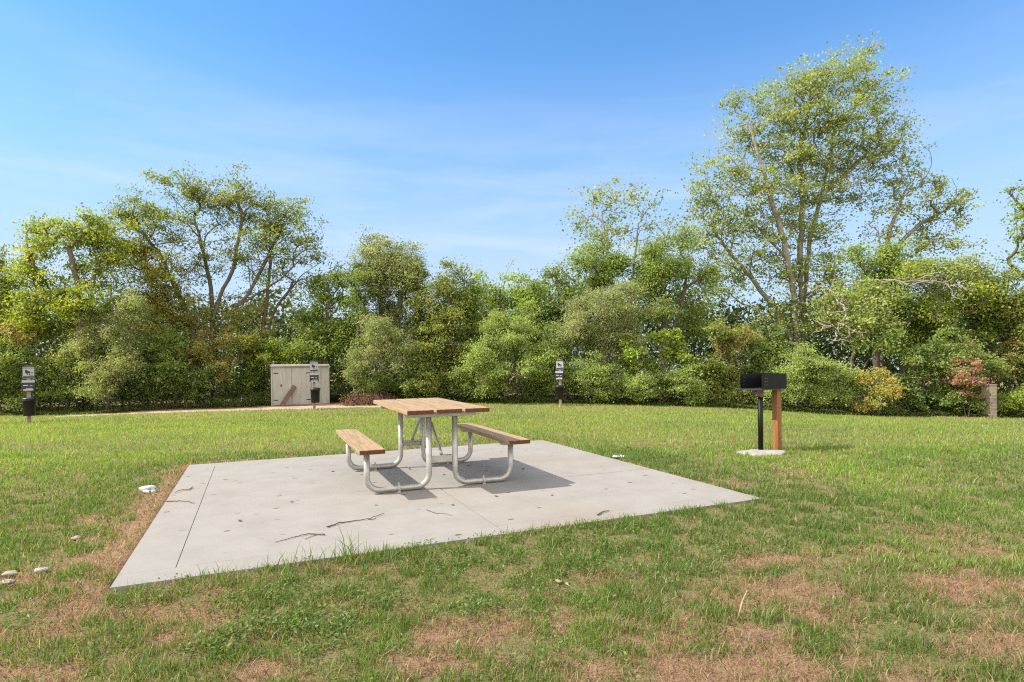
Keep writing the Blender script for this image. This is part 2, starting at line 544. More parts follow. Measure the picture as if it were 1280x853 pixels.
JA = 2.42
h_, j_, k_ = .0005, .0018, .0055
panel(0, JA, 0, .22, 0, k_, 0, h_)
panel(0, .30, .22, SW - .24, 0, j_, h_, h_)
panel(.30, JA, .22, 2.19, j_, k_, h_, h_); panel(.30, JA, 2.19, SW - .24, j_, k_, h_, h_)
panel(0, JA, SW - .24, SW, 0, k_, h_, 0)
panel(JA, SL, 0, .22, k_, 0, 0, h_); panel(JA, SL, .22, 1.63, k_, 0, h_, k_); panel(JA, SL, 1.63, SW, k_, 0, k_, 0)
slab = pad.build('concrete_slab', M['concrete'], bevel=.0025)
slab.location = (SX, SY, 0); slab.rotation_euler = (0, 0, SA)
tag(slab, kind='structure')
jb = MB().box((SL / 2, SW / 2, -.062), (SL - .02, SW - .02, .098)).build('slab_joint_filler', M['footing'])
jb.parent = slab

# ------------------------------------------------------------------ grass
FOOT = ground_at(953, 567)                               # grill footing centre


def blades(x, y, h, w, lean, col, seg=2, z=None):
    n = len(x)
    az = rng.uniform(0, 2 * np.pi, n); fz = rng.uniform(0, 2 * np.pi, n)
    z = terrain(x, y) if z is None else z
    z = z - .008
    wx, wy = np.cos(fz) * w * .5, np.sin(fz) * w * .5
    lx, ly = np.cos(az) * lean * h, np.sin(az) * lean * h
    hz = h * np.sqrt(np.clip(1 - lean ** 2 * .6, .08, 1))
    P = lambda ox, oy, oz: np.stack([x + ox, y + oy, z + oz], 1)
    if seg == 2:
        V = np.stack([P(-wx, -wy, 0), P(wx, wy, 0), P(wx * .8 + lx * .35, wy * .8 + ly * .35, hz * .6), P(-wx * .8 + lx * .35, -wy * .8 + ly * .35, hz * .6), P(lx, ly, hz)], 1)
        k = 5; b = np.arange(n)[:, None] * 5
        loops = np.concatenate([b + 0, b + 1, b + 2, b + 3, b + 3, b + 2, b + 4], 1).ravel()
        starts = (np.arange(n)[:, None] * 7 + np.array([0, 4])).ravel()
    else:
        V = np.stack([P(-wx, -wy, 0), P(wx, wy, 0), P(lx, ly, hz)], 1); k = 3
        loops = np.arange(n * 3); starts = np.arange(n) * 3
    return V.reshape(-1, 3), loops, starts, np.repeat(col, k, 0)


def join(parts):
    V = []; L = []; St = []; Cc = []; nv = nl = 0
    for v, l, s, c in parts:
        V.append(v); L.append(l + nv); St.append(s + nl); Cc.append(c); nv += len(v); nl += len(l)
    return np.concatenate(V), np.concatenate(L), np.concatenate(St), np.concatenate(Cc)


def scatter(y0, y1, dens, side=1.12, pad_x=2.2):
    A = (y1 - y0) * (side * (y0 + y1) + 2 * pad_x)
    n = int(A * dens)
    y = rng.uniform(y0, y1, n); x = rng.uniform(-1, 1, n) * (side * y1 + pad_x)
    k = np.abs(x) < side * y + pad_x
    x, y = x[k], y[k]
    ok = (slab_dist(x, y) > .018) & ~path_cover(x, y) & (np.hypot((x - FOOT.x) / .29, (y - FOOT.y) / .23) > 1)
    return x[ok], y[ok]


G_DARK, G_MID, G_YEL = np.array([.110, .195, .032]), np.array([.172, .292, .040]), np.array([.250, .345, .050])
STRAW = np.array([.36, .275, .16])


def grass_col(x, y, strawp):
    n = len(x)
    t = fbm(x * .55, y * .55, 41, 4); t2 = fbm(x * 3.0, y * 3.0, 51, 3)
    far = np.clip((y - 5.0) / 5, 0, 1)
    k = np.clip(.10 + .70 * far + (t - .5) * 1.5 + (t2 - .5) * .9 + rng.normal(0, .16, n), 0, 1)[:, None]
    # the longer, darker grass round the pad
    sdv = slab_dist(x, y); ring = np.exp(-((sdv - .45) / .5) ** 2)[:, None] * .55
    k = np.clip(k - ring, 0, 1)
    c = np.where(k < .5, G_DARK + (G_MID - G_DARK) * k * 2, G_MID + (G_YEL - G_MID) * (k - .5) * 2)
    c = c * rng.uniform(.66, 1.34, (n, 1))
    g_ = rng.random((n, 1)) * .22
    c = c * (1 - g_) + c.mean(1, keepdims=True) * np.array([1.02, 1.18, .62]) * g_
    dry = rng.random(n) < strawp
    c[dry] = STRAW * rng.uniform(.55, 1.25, (dry.sum(), 1))
    return c


parts = []
for y0, y1, dens, w, hh, seg in [(1.6, 3.6, 14000, .0042, .044, 2), (3.6, 5.6, 8000, .0055, .048, 2), (5.6, 8.5, 3200, .008, .052, 2), (8.5, 13, 1050, .012, .06, 1), (13, 19, 430, .019, .065, 1), (19, 28, 210, .028, .07, 1)]:
    x, y = scatter(y0, y1, dens)
    d = dirt(x, y)
    tuft = fbm(x * 8.5, y * 8.5, 61, 3)
    keep = rng.random(len(x)) < np.clip(1.10 - 1.10 * d, .12, 1) * np.clip(.55 + 4.0 * (tuft - .42) + .5 * np.clip((y - 5) / 4, 0, 1), .22, 1)
    x, y, d, tuft = x[keep], y[keep], d[keep], tuft[keep]
    n = len(x)
    h = .88 * hh * rng.gamma(11, 1 / 11., n) * np.clip(.35 + 1.4 * tuft, .5, 1.7) * (1 - .35 * d)
    sdv = slab_dist(x, y); a, b = slab_local(x, y)
    longer = np.exp(-((sdv - .12) / .22) ** 2) * ((b < 0) | (a > SL))
    h *= 1 + .30 * longer * (a > .8)
    h = np.where((sdv < .25) & (b < 0) & (a > .45) & (a < 1.35) & (rng.random(n) < .22), h * 2.3, h)
    lean = np.clip(rng.normal(.5, .25, n), .05, .95)
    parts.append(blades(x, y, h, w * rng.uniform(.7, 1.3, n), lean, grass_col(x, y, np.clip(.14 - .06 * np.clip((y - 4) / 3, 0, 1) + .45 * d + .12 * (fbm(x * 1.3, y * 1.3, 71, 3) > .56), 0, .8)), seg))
V, L, St, Cc = join(parts)
tag(link('grass', np_mesh('grass', V, L, St, Cc), M['grass']), 'short patchy lawn grass, darker and longer round the concrete pad', 'grass', kind='stuff')

# dry stubble lying in the worn patches
parts = []
for y0, y1, dens, w in [(1.6, 3.8, 4200, .0035), (3.8, 7.5, 1500, .005), (7.5, 12, 260, .010)]:
    x, y = scatter(y0, y1, dens)
    d = dirt(x, y)
    keep = rng.random(len(x)) < np.clip(.38 + d * 1.0, 0, 1) * (slab_dist(x, y) > .03)
    x, y = x[keep], y[keep]; n = len(x)
    col = STRAW * rng.uniform(.25, 1.15, (n, 1)) * np.array([1, .93, .80]) ** rng.uniform(.3, 2.0, (n, 1))
    parts.append(blades(x, y, rng.uniform(.02, .065, n), w * rng.uniform(.6, 1.3, n), np.clip(rng.normal(.97, .12, n), .6, 1.2), col, 2, terrain(x, y) + .004))
V, L, St, Cc = join(parts)
tag(link('dry_stubble', np_mesh('dry_stubble', V, L, St, Cc), M['grass']), 'dry straw coloured stubble lying on the worn bare soil', 'straw', kind='stuff')


def leaf_quads(p, nrm, size, aspect, col, fold=.25):
    """one folded, pointed leaf (two triangles) per point"""
    n = len(p)
    nrm = nrm / np.linalg.norm(nrm, axis=1, keepdims=True)
    r = rng.normal(size=(n, 3)); t = np.cross(nrm, r); t /= np.linalg.norm(t, axis=1, keepdims=True) + 1e-9
    b = np.cross(nrm, t)
    s = size[:, None] if np.ndim(size) else size
    V = np.stack([p - t * s * .5, p + b * s * aspect * .5 + nrm * s * fold * aspect - t * s * .05, p + t * s * .5, p - b * s * aspect * .5 + nrm * s * fold * aspect - t * s * .05], 1)
    bi = np.arange(n)[:, None] * 4
    loops = np.concatenate([bi, bi + 1, bi + 2, bi, bi + 2, bi + 3], 1).ravel()
    return V.reshape(-1, 3), loops, np.arange(n * 2) * 3, np.repeat(col, 4, 0)


# low clover and broad-leaved weeds in the near lawn
x, y = scatter(1.6, 5.0, 8500)
c1 = ground_at(340, 790); c2 = ground_at(700, 690)
wz = np.exp(-(((x - c1.x) / 1.1) ** 2 + ((y - c1.y) / .55) ** 2)) + .55 * np.exp(-(((x - c2.x) / 1.2) ** 2 + ((y - c2.y) / .5) ** 2)) + .0
wz = wz * np.clip((fbm(x * 4.5, y * 4.5, 91, 3) - .40) * 5, 0, 1) * (1 - dirt(x, y) * .8)
k = rng.random(len(x)) < wz
x, y = x[k], y[k]; n = len(x)
p = np.stack([x, y, terrain(x, y) + rng.uniform(.012, .055, n)], 1)
nr = rng.normal(size=(n, 3)) * .45 + np.array([0, 0, 1])
col = np.array([.125, .195, .045]) * rng.uniform(.65, 1.45, (n, 1)) * np.array([1.25, 1, .9]) ** rng.uniform(-.6, 1, (n, 1))
tag(link('clover', np_mesh('clover', *leaf_quads(p, nr, rng.uniform(.014, .026, n), .6, col)), M['grass']), 'low bright green broad leaved weeds spread through the near lawn', 'weeds', kind='stuff')

# ------------------------------------------------------------------ picnic table
TX, TY, TA = -0.952, 6.4423, 0.4007
TL, TW, TH, BH, BW, BO, LI, LE, LB = 1.8225, .814, .795, .457, .232, .725, .133, .641, .735
table = empty('picnic_table', (TX, TY, 0), TA, 'picnic table with wooden top and two benches on grey pipe frame, on the concrete pad', 'picnic table')
pr = .0285


def capped_plank(name, cx, w, z, th, y0, y1):
    o = MB().box((0, 0, 0), (w, y1 - y0 - .008, th)).build(name, M['deck'], table, bevel=.004)
    o.location = (cx, (y0 + y1) / 2, z - th / 2)
    for e in (-1, 1):
        c = MB().box((0, 0, 0), (w - .006, .006, th - .006)).build('plank_end', M['endgrain'], o)
        c.location = (0, e * ((y1 - y0) / 2 - .003), 0)
    return o


pw = (TW - 2 * .026) / 3
for k, (dy0, dy1) in enumerate([(0, -.03), (.004, .0), (-.003, .006)]):
    capped_plank('tabletop_plank', (k - 1) * (pw + .026), pw, TH, .042, -TL / 2 + dy0, TL / 2 + dy1)
for s in (-1, 1):
    o = capped_plank('seat_plank', s * BO, BW, BH, .042, -TL / 2, TL / 2)


def arc(c, r, a0, a1, n=8):
    return [(c[0] + r * math.cos(a0 + (a1 - a0) * k / n), c[1] + r * math.sin(a0 + (a1 - a0) * k / n)) for k in range(n + 1)]


rb = .125
for ye in (-LE, LE):
    for s in (-1, 1):
        prof = [(LB, BH - .055)] + arc((LB - rb, pr + rb + .006), rb, 0, -math.pi / 2) + arc((LI + rb, pr + rb + .006), rb, -math.pi / 2, -math.pi) + [(LI, TH - .09)]
        leg = MB().tube([(s * a, ye, b) for a, b in prof], pr, 16).build('leg', M['steel'], table, smooth=True)
        mid = (LI + LB) / 2
        MB().tube([(s * mid - .012, ye, pr + .006), (s * mid + .012, ye, pr + .006)], pr + .006, 16).box((s * mid, ye, pr * 2 + .016), (.014, .016, .03)).box((s * mid, ye, .006), (.03, .05, .010)).build('clamp', M['steel_dark'], leg)
        # the rounded bracket under the bench
        pts = [(-.115, -.004), (.115, -.004), (.115, -.016), (.085, -.036), (-.085, -.036), (-.115, -.016)]
        MB().prism([(s * BO + a, BH - .042 + b) for a, b in pts], 'y', ye - .025, ye + .025).build('seat_bracket', M['steel'], table, bevel=.002)
    MB().box((0, ye, TH - .067), (TW * .88, .07, .045)).build('tabletop_support', M['steel'], table, bevel=.004)
    sg = -1 if ye < 0 else 1
    # channel between the legs: web and two flanges, and a brace up to the middle of the top
    MB().box((0, ye, .286), (2 * LI - 2 * pr, .006, .062)).box((0, ye - sg * .028, .314), (2 * LI - 2 * pr, .055, .006)).box((0, ye - sg * .028, .258), (2 * LI - 2 * pr, .055, .006)).build('cross_channel', M['steel_dark'], table)
    MB().tube([(0, ye - sg * .03, .325), (0, ye - sg * .06, .36), (0, sg * .09, TH - .09), (0, sg * .05, TH - .062)], [.017, .0145, .0145, .018], 10).build('brace', M['steel'], table, smooth=True)
MB().box((0, 0, TH - .053), (TW * .86, .09, .02)).build('centre_cleat', M['steel_dark'], table)

# ------------------------------------------------------------------ park grill
GP = ground_at(951, 565); GP.z = float(terrain(GP.x, GP.y))
foot = MB()
prof = [(.27, -.08), (.29, .0), (.285, .018), (.262, .028), (.10, .034), (.0001, .034)]
foot.lathe(prof, 32)
for q, v in enumerate(foot.v):
    a = math.atan2(v.y, v.x); f = 1 + .10 * math.sin(2 * a + .6) + .07 * math.sin(5 * a) + .03 * math.sin(11 * a)
    foot.v[q] = Vector((v.x * f * 1.08, v.y * f * .85, v.z))
fo = foot.build('concrete_footing', M['footing'], smooth=True)
fo.location = (FOOT.x, FOOT.y, float(terrain(FOOT.x, FOOT.y)))
tag(fo, 'round rough concrete footing under the black barbecue grill', 'footing')
GZ = fo.location.z + .03
k_ = GP.y / F                                            # metres per photo pixel here
grill = empty('park_grill', (GP.x, GP.y, GZ), 0, 'black steel park barbecue grill on a single pipe post', 'grill')
topz = at(950, 467.5, GP.y).z - GZ
boxz = at(950, 487.5, GP.y).z - GZ                       # underside of the firebox
MB().tube([(0, 0, -.05), (0, 0, boxz - .075)], .034, 16).build('post', M['iron'], grill, smooth=True)
sl = MB().tube([(0, 0, boxz - .10), (0, 0, boxz - .002)], .043, 16).box((-.035, -.01, boxz - .045), (.075, .10, .078)).build('swivel_sleeve', M['rust'], grill, bevel=.004)
# firebox: open towards the camera's left; u = along the side panels (front to back), w = across the opening
fb = bpy.data.objects.new('firebox', None)
# box axes
ang = R(14)
ux = Vector((math.cos(ang), math.sin(ang), 0)); wx_ = Vector((-math.sin(ang) - .15, math.cos(ang), 0)).normalized()
wx_ = Vector((-math.cos(R(62)), math.sin(R(62)), 0)); ux = Vector((math.sin(R(62)), math.cos(R(62)), 0))
c0 = Vector((-.03, -.13, 0))                             # near front corner of the box, seen from the post
Ld, Wd, Hh = .50, .36, topz - boxz


def wall(p0, p1, z0, z1, th, round_front=False):
    d = (p1 - p0); ln = d.length; d.normalize(); nn = Vector((-d.y, d.x, 0))
    poly = [(0, z0), (ln, z0), (ln, z1), (0, z1)]
    if round_front: poly = [(0, z0), (ln, z0), (ln, z1)] + [(r_, z_) for r_, z_ in [(.035, z1), (.016, z1 - .005), (.005, z1 - .016), (0, z1 - .035)]]
    mb = MB()
    n0 = len(poly)
    for s_ in (-th / 2, th / 2):
        for a, z in poly: mb.v.append(p0 + d * a + nn * s_ + Vector((0, 0, z)))
    mb.f.append(tuple(range(n0))); mb.f.append(tuple(reversed(range(n0, 2 * n0))))
    for i_ in range(n0):
        j_ = (i_ + 1) % n0; mb.f.append((i_, n0 + i_, n0 + j_, j_))
    return mb


p_nf, p_nb = c0, c0 + ux * Ld
p_ff, p_fb = c0 + wx_ * Wd, c0 + wx_ * Wd + ux * Ld
wall(p_nf, p_nb, boxz + .012, topz, .006, True).build('side_panel', M['iron'], grill)
wall(p_ff, p_fb, boxz + .012, topz, .006, True).build('side_panel', M['iron'], grill)
wall(p_nb + wx_ * .004, p_fb - wx_ * .004, boxz + .012, topz, .006).build('back_panel', M['iron'], grill)
fl = MB(); pts = [c0 - ux * .06 - wx_ * .03, c0 + ux * (Ld * .72) - wx_ * .02, c0 + ux * Ld, c0 + ux * Ld + wx_ * Wd, c0 - ux * .06 + wx_ * (Wd + .03)]
fl.prism([(p.x, p.y) for p in pts], 'z', boxz, boxz + .011).build('floor_plate', M['steel_dark_iron'], grill, bevel=.002)
for base in (p_nf - wx_ * .006, p_ff - wx_ * .006):
    for k in range(3):
        a = base + ux * .035; b = base + ux * .105
        zz_ = boxz + .07 + k * .045
        MB().bar(Vector((a.x, a.y, zz_)), Vector((b.x, b.y, zz_)), .010, .009).build('grate_rest', M['steel_dark_iron'], grill)
wp = ground_at(971.5, 563)
PZ = at(971, 486.5, wp.y).z
wb = MB().box((0, 0, (PZ - GZ) / 2), (.088, .088, PZ - GZ + .02)).build('wooden_post', M['cedar'], bevel=.004)
wb.location = (wp.x, wp.y, GZ - .012); wb.rotation_euler = (0, 0, R(28))
tag(wb, 'square orange cedar post standing upright just behind the black grill', 'post')

# ------------------------------------------------------------------ pet waste stations
def make_station():
    root = empty('pet_waste_station', (0, 0, 0))
    MB().box((0, .0, .95), (.10, .10, 2.0)).build('post', M['postwood'], root, bevel=.004)
    y = -.055
    MB().box((0, y - .003, 1.735), (.30, .006, .40)).build('sign', M['white_sign'], root)
    sgn = [o for o in bpy.data.objects if o.parent == root and o.name.startswith('sign')][0]
    mk = MB()
    mk.box((0, y - .009, 1.915), (.296, .005, .030)).box((0, y - .009, 1.865), (.29, .005, .008))
    # printed dog: body, neck and head, legs, tail
    mk.prism([(-.09, 1.735), (-.085, 1.80), (-.06, 1.825), (-.035, 1.80), (.0, 1.775), (.035, 1.765), (.045, 1.72), (.03, 1.70), (-.02, 1.70), (-.06, 1.69)], 'y', y - .0115, y - .0065)
    mk.box((.09, y - .009, 1.72), (.03, .005, .05)).box((-.03, y - .009, 1.665), (.02, .005, .06)).box((.03, y - .009, 1.66), (.02, .005, .05))
    mk.box((.08, y - .009, 1.63), (.09, .005, .012)).box((0, y - .009, 1.575), (.28, .005, .05))
    mk.build('print', M['ink'], sgn)
    MB().box((0, y - .055, 1.30), (.34, .11, .37)).build('bag_dispenser', M['black_plastic'], root, bevel=.012)
    dsp = [o for o in bpy.data.objects if o.parent == root and o.name.startswith('bag_dispenser')][0]
    MB().box((0, y - .1125, 1.435), (.335, .006, .085)).build('label_plate', M['white_sign'], dsp)
    MB().box((-.07, y - .1125, 1.30), (.12, .006, .022)).box((.07, y - .1125, 1.285), (.07, .006, .016)).box((0, y - .1125, 1.15), (.26, .006, .035)).box((.02, y - .1125, 1.20), (.18, .006, .012)).build('print', M['grey_print'], dsp)
    bn = MB().lathe([(.155, .30), (.165, .31), (.18, .80), (.19, .80), (.19, .835), (.172, .845), (.165, .83)], 28, (.03, y - .195, 0)).build('bin', M['black_plastic'], root, smooth=True)
    MB().lathe([(.192, .846), (.192, .870), (.12, .895), (.03, .902)], 28, (.03, y - .195, 0)).build('lid', M['black_plastic'], bn, smooth=True)
    MB().box((0, y - .008, .70), (.08, .016, .30)).build('bin_bracket', M['steel_dark'], root)
    return root


st = make_station()
sts = [(36.5, 527.8, 19.7, .06, 1.0, 'pet waste station at the left edge of the lawn, beside the olive green bushes'),
       (393, 511, 25.1, .10, 1.06, 'pet waste station standing in front of the shed'),
       (700.5, 505, 24.8, -.25, 1.0, 'pet waste station against the round green bushes, right of the picnic table')]
for q, (px, py, Y, rz, sc, lb) in enumerate(sts):
    o = st if q == 0 else copy_tree(st)
    p = at(px, py, Y)
    o.location = (p.x, Y, float(terrain(p.x, Y)) - .02); o.rotation_euler = (0, 0, math.atan2(-p.x, Y) * 1.0 * .8 + rz); o.scale = (sc,) * 3
    tag(o, lb, 'pet waste station', 'pet waste stations along the lawn edge')

# ------------------------------------------------------------------ shed
SYD, SRZ = 28.0, R(17)
s0, s1 = at(340.5, 503, SYD), at(411.5, 503, SYD)
shw = (s1.x - s0.x) * .95; shz = float(terrain((s0.x + s1.x) / 2, SYD)) - .02
shh = at(376, 458, SYD).z - shz
shed = empty('shed', ((s0.x + s1.x) / 2, SYD, shz), SRZ, 'small beige wooden shed with flat roof and double doors', 'shed')
hw = shw / 2
MB().box((0, .7, shh / 2), (shw, 1.4, shh)).build('wall', M['shed'], shed, bevel=.006)
MB().box((0, .66, shh + .035), (shw + .07, 1.58, .075)).box((0, .66, shh + .085), (shw + .03, 1.52, .025)).build('roof', M['shed_roof'], shed, bevel=.006)
MB().box((0, -.020, shh - .035), (shw + .02, .03, .045)).build('fascia', M['shed'], shed)
for x0, x1 in ((-hw + .08, -hw + .88), (-hw + .90, -hw + 1.74)):
    d = MB().box(((x0 + x1) / 2, -.018, shh * .5 - .02), (x1 - x0, .032, shh - .13))
    for q in range(1, 4): d.box((x0 + (x1 - x0) * q / 4, -.0355, shh * .5 - .02), (.012, .005, shh - .16))
    do = d.build('door', M['shed'], shed, bevel=.004)
    hx = x0 if x0 < -hw + .5 else x1
    dr = 1 if x0 < -hw + .5 else -1
    for z in (.28, shh - .32): MB().box((hx + dr * .11, -.040, z), (.20, .010, .035)).build('hinge', M['iron'], do)
MB().box((-hw + .42, -.045, shh * .52), (.05, .03, .09)).build('latch', M['iron'], [o for o in bpy.data.objects if o.parent == shed and o.name.startswith('door')][0])
for xx in (-hw - .003, hw + .003, hw - .40): MB().box((xx, -.012, shh / 2 - .02), (.05, .03, shh - .05)).build('corner_trim', M['shed'], shed)
bd = MB().bar((-hw + .46, -.42, .06), (-hw + 1.02, -.085, .93), .19, .04, Vector((0, -1, .2))).build('leaning_board', M['rust'], bevel=.004)
bd.location = shed.location; bd.rotation_euler = (0, 0, SRZ)
tag(bd, 'rusty brown board leaning diagonally against the shed door', 'board')

# ------------------------------------------------------------------ brick pier on the right
PP = at(1236.5, 518, 25.2); PP.z = float(terrain(PP.x, 25.2))
ph = at(1236, 480, 25.2).z - PP.z
pier = empty('brick_pillar', PP, R(12), 'short square tan brick pillar standing in the bushes near the right edge', 'pillar')
MB().box((0, 0, ph / 2 - .06), (.37, .37, ph)).build('shaft', M['brick'], pier, bevel=.008)
MB().box((0, 0, ph - .04), (.40, .40, .06)).build('cap_stone', M['stone'], pier, bevel=.01)

# ------------------------------------------------------------------ small things
def blob_mesh(r, seed, sub=3, amp=.25):
    import bmesh
    bm = bmesh.new(); bmesh.ops.create_icosphere(bm, subdivisions=sub, radius=1)
    g = np.random.default_rng(seed); dirs = g.normal(size=(9, 3)); ph_ = g.uniform(0, 6, 9)
    for v in bm.verts:
        f = 1 + amp * sum(math.sin(2.3 * float(np.dot(d, v.co)) + p) for d, p in zip(dirs, ph_)) / 4
        v.co = Vector((v.co.x * r[0] * f, v.co.y * r[1] * f, v.co.z * r[2] * f))
    me = bpy.data.meshes.new('stone'); bm.to_mesh(me); bm.free(); return me


def rest(name, px, py, r, mat, seed, label, cat, rz=0, group=None, amp=.25, z=None, sink=.12):
    p = ground_at(px, py)
    o = link(name, blob_mesh(r, seed, 3, amp), mat, smooth=True)
    o.location = (p.x, p.y, (p.z if z is None else z) + r[2] * (1 - sink)); o.rotation_euler = (0, 0, rz)
    return tag(o, label, cat, group)


rest('stone', 15, 719.5, (.044, .028, .016), M['stone'], 1, 'flat pale stone on the soil, upper one of a pair at the left edge', 'stone', .3)
rest('stone', 11, 730.5, (.044, .026, .015), M['stone'], 2, 'flat pale stone on the soil, lower one of a pair at the left edge', 'stone', .2)
rest('stone', 95, 675, (.032, .024, .016), M['stone'], 3, 'small pale stone in the grass left of the concrete pad', 'stone', .9)
rest('stone', 52, 715, (.04, .022, .014), M['greystone'], 8, 'flat grey stone on the bare soil left of the concrete pad', 'stone', .5)
rest('rock', 418, 501.5, (.42, .32, .22), M['greystone'], 4, 'grey rock just right of the shed', 'rock', 0)
rest('rock', 432, 500, (.55, .4, .30), M['greystone'], 5, 'larger brown grey rock between the shed and the brush pile', 'rock', 0)
rest('rock', 306, 501, (.18, .15, .12), M['litter'], 6, 'small white rock under the bushes left of the shed', 'rock', 0)


def crumple(name, px, py, sx, sy, h, seed, label, rz):
    p = ground_at(px, py); n = 22
    u, v = np.meshgrid(np.linspace(-1, 1, n), np.linspace(-1, 1, n)); u = u.ravel(); v = v.ravel()
    edge = 1 + .25 * (fbm(u * 2 + seed, v * 2, seed, 2) - .5)
    z = np.abs(fbm(u * 2.2 + seed, v * 2.2, seed, 3) - .5) * 2.6 * h * (1.2 - .8 * np.maximum(abs(u), abs(v))) + .006
    i = (np.arange(n - 1)[:, None] * n + np.arange(n - 1)[None]).ravel()
    me = np_mesh(name, np.stack([u * sx * edge, v * sy * edge, z], 1), np.stack([i, i + 1, i + n + 1, i + n], 1).ravel(), np.arange(len(i)) * 4)
    o = link(name, me, M['litter']); o.location = (p.x, p.y, p.z + .02); o.rotation_euler = (0, 0, rz)
    m = o.modifiers.new('thick', 'SOLIDIFY'); m.thickness = .003
    return tag(o, label, 'litter')


rest('plastic_scrap', 185.5, 614.5, (.048, .03, .022), M['litter'], 33, 'crumpled white plastic scrap on the worn grass left of the concrete pad', 'litter', .2, amp=.95)
crumple('paper_scrap', 771, 573.5, .045, .04, .03, 5, 'torn white paper scrap, left one of two at the far pad edge', .5)
crumple('paper_scrap', 778, 573.2, .040, .035, .03, 9, 'torn white paper scrap, right one of two at the far pad edge', 1.0)


def pad_pt(px, py, z=.0):
    u, v = unroll(px, py); Y = (CAM_H - z) * F / v
    return Vector((u / F * Y, Y, z))


def stick(pts, r, label, forks=(), z=.008):
    def curve(pp):
        P = [pad_pt(a, b) for a, b in pp]; out = []; z = r * .8
        for q in range(len(P) - 1):
            for t in np.linspace(0, 1, 5, endpoint=False):
                out.append(P[q].lerp(P[q + 1], t) + Vector((rng.normal(0, .0016), rng.normal(0, .0016), z + abs(rng.normal(0, .003)))))
        out.append(P[-1] + Vector((0, 0, z))); return out
    c = curve(pts); r *= .62; mb = MB().tube(c, [r * (1 - .6 * q / len(c)) for q in range(len(c))], 7)
    for f in forks:
        c = curve(f); mb.tube(c, [r * .6 * (1 - .6 * q / len(c)) for q in range(len(c))], 6)
    tag(mb.build('stick', M['twig'], smooth=True), label, 'stick')


stick([(406, 670), (388, 668.5), (370, 672), (344, 679)], .007, 'forked brown stick on the concrete, nearest the front grass', [[(396, 669), (388, 672), (381, 675.5)]])
stick([(408, 660.5), (424, 655), (445, 652), (462, 650), (480, 643)], .008, 'long curved brown stick on the concrete in front of the picnic table', [[(460, 650), (466, 650.5), (470, 649)]])
stick([(241, 610), (236, 613.5), (227, 613.5), (219, 617)], .008, 'short dark stick on the pad, upper of two crossing its left edge')
stick([(207, 628), (222, 627.5), (235, 628), (243, 630.5)], .007, 'thin dark stick on the pad, lower of two crossing its left edge')
stick([(747, 645), (753, 641.5), (761, 639.5)], .010, 'stubby dark stick on the right half of the concrete pad')
stick([(533, 638), (545, 642.5), (556, 643), (566, 645)], .004, 'very thin pale twig on the concrete in front of the table')

# dry leaves lying on the pad
g = np.random.default_rng(21)


def dry_leaf_mesh(seed):
    gg = np.random.default_rng(seed); n = 7; V = []; Fc = []
    for k in range(n):
        t = k / (n - 1); w = math.sin(math.pi * (t * .92 + .04)) * .022
        z = .012 * math.sin(t * 3 + gg.uniform(0, 2)) ** 2 + .004
        V += [(-w, (t - .5) * .075, z + w * .5), (0, (t - .5) * .075, z), (w, (t - .5) * .075, z + w * gg.uniform(.2, .7))]
    for k in range(n - 1):
        for j in (0, 1): Fc.append((k * 3 + j, k * 3 + j + 1, k * 3 + j + 4, k * 3 + j + 3))
    me = bpy.data.meshes.new('dry_leaf'); me.from_pydata(V, [], Fc); return me


for q, (px, py) in enumerate([(416, 590), (452, 594), (512, 587), (442, 588), (555, 594), (586, 583), (607, 588.5), (654, 587), (647, 578), (566, 632), (620, 621), (470, 632), (365, 628), (300, 652), (690, 620)]):
    p = pad_pt(px, py)
    o = link('dry_leaf', dry_leaf_mesh(q), M['dryleaf'], smooth=True)
    o.location = p; o.rotation_euler = (0, 0, g.uniform(0, 6)); sc = g.uniform(.4, .7); o.scale = (sc,) * 3
    tag(o, 'small curled dry brown leaf lying on the concrete pad', 'leaf', 'dry leaves on the concrete pad')
p = ground_at(700, 745)
o = link('dead_leaf', dry_leaf_mesh(77), M['dryblade'], smooth=True); o.location = p + Vector((0, 0, .05)); o.scale = (1.5, 1.5, 1.5); o.rotation_euler = (.2, .3, 1.0)
tag(o, 'curled tan dead leaf on the near grass in front of the pad', 'leaf')
p = ground_at(922, 776); q = ground_at(934, 752)
hb = MB().tube([p + Vector((0, 0, .01)), p.lerp(q, .5) + Vector((0, 0, .05)), q + Vector((.0, 0, .055)), q + Vector((.03, .03, .03))], [.002, .004, .0045, .002], 6).build('dry_stalk', M['dryblade'], smooth=True)
tag(hb, 'bleached dry bent stalk standing in the worn grass at lower right', 'stalk')

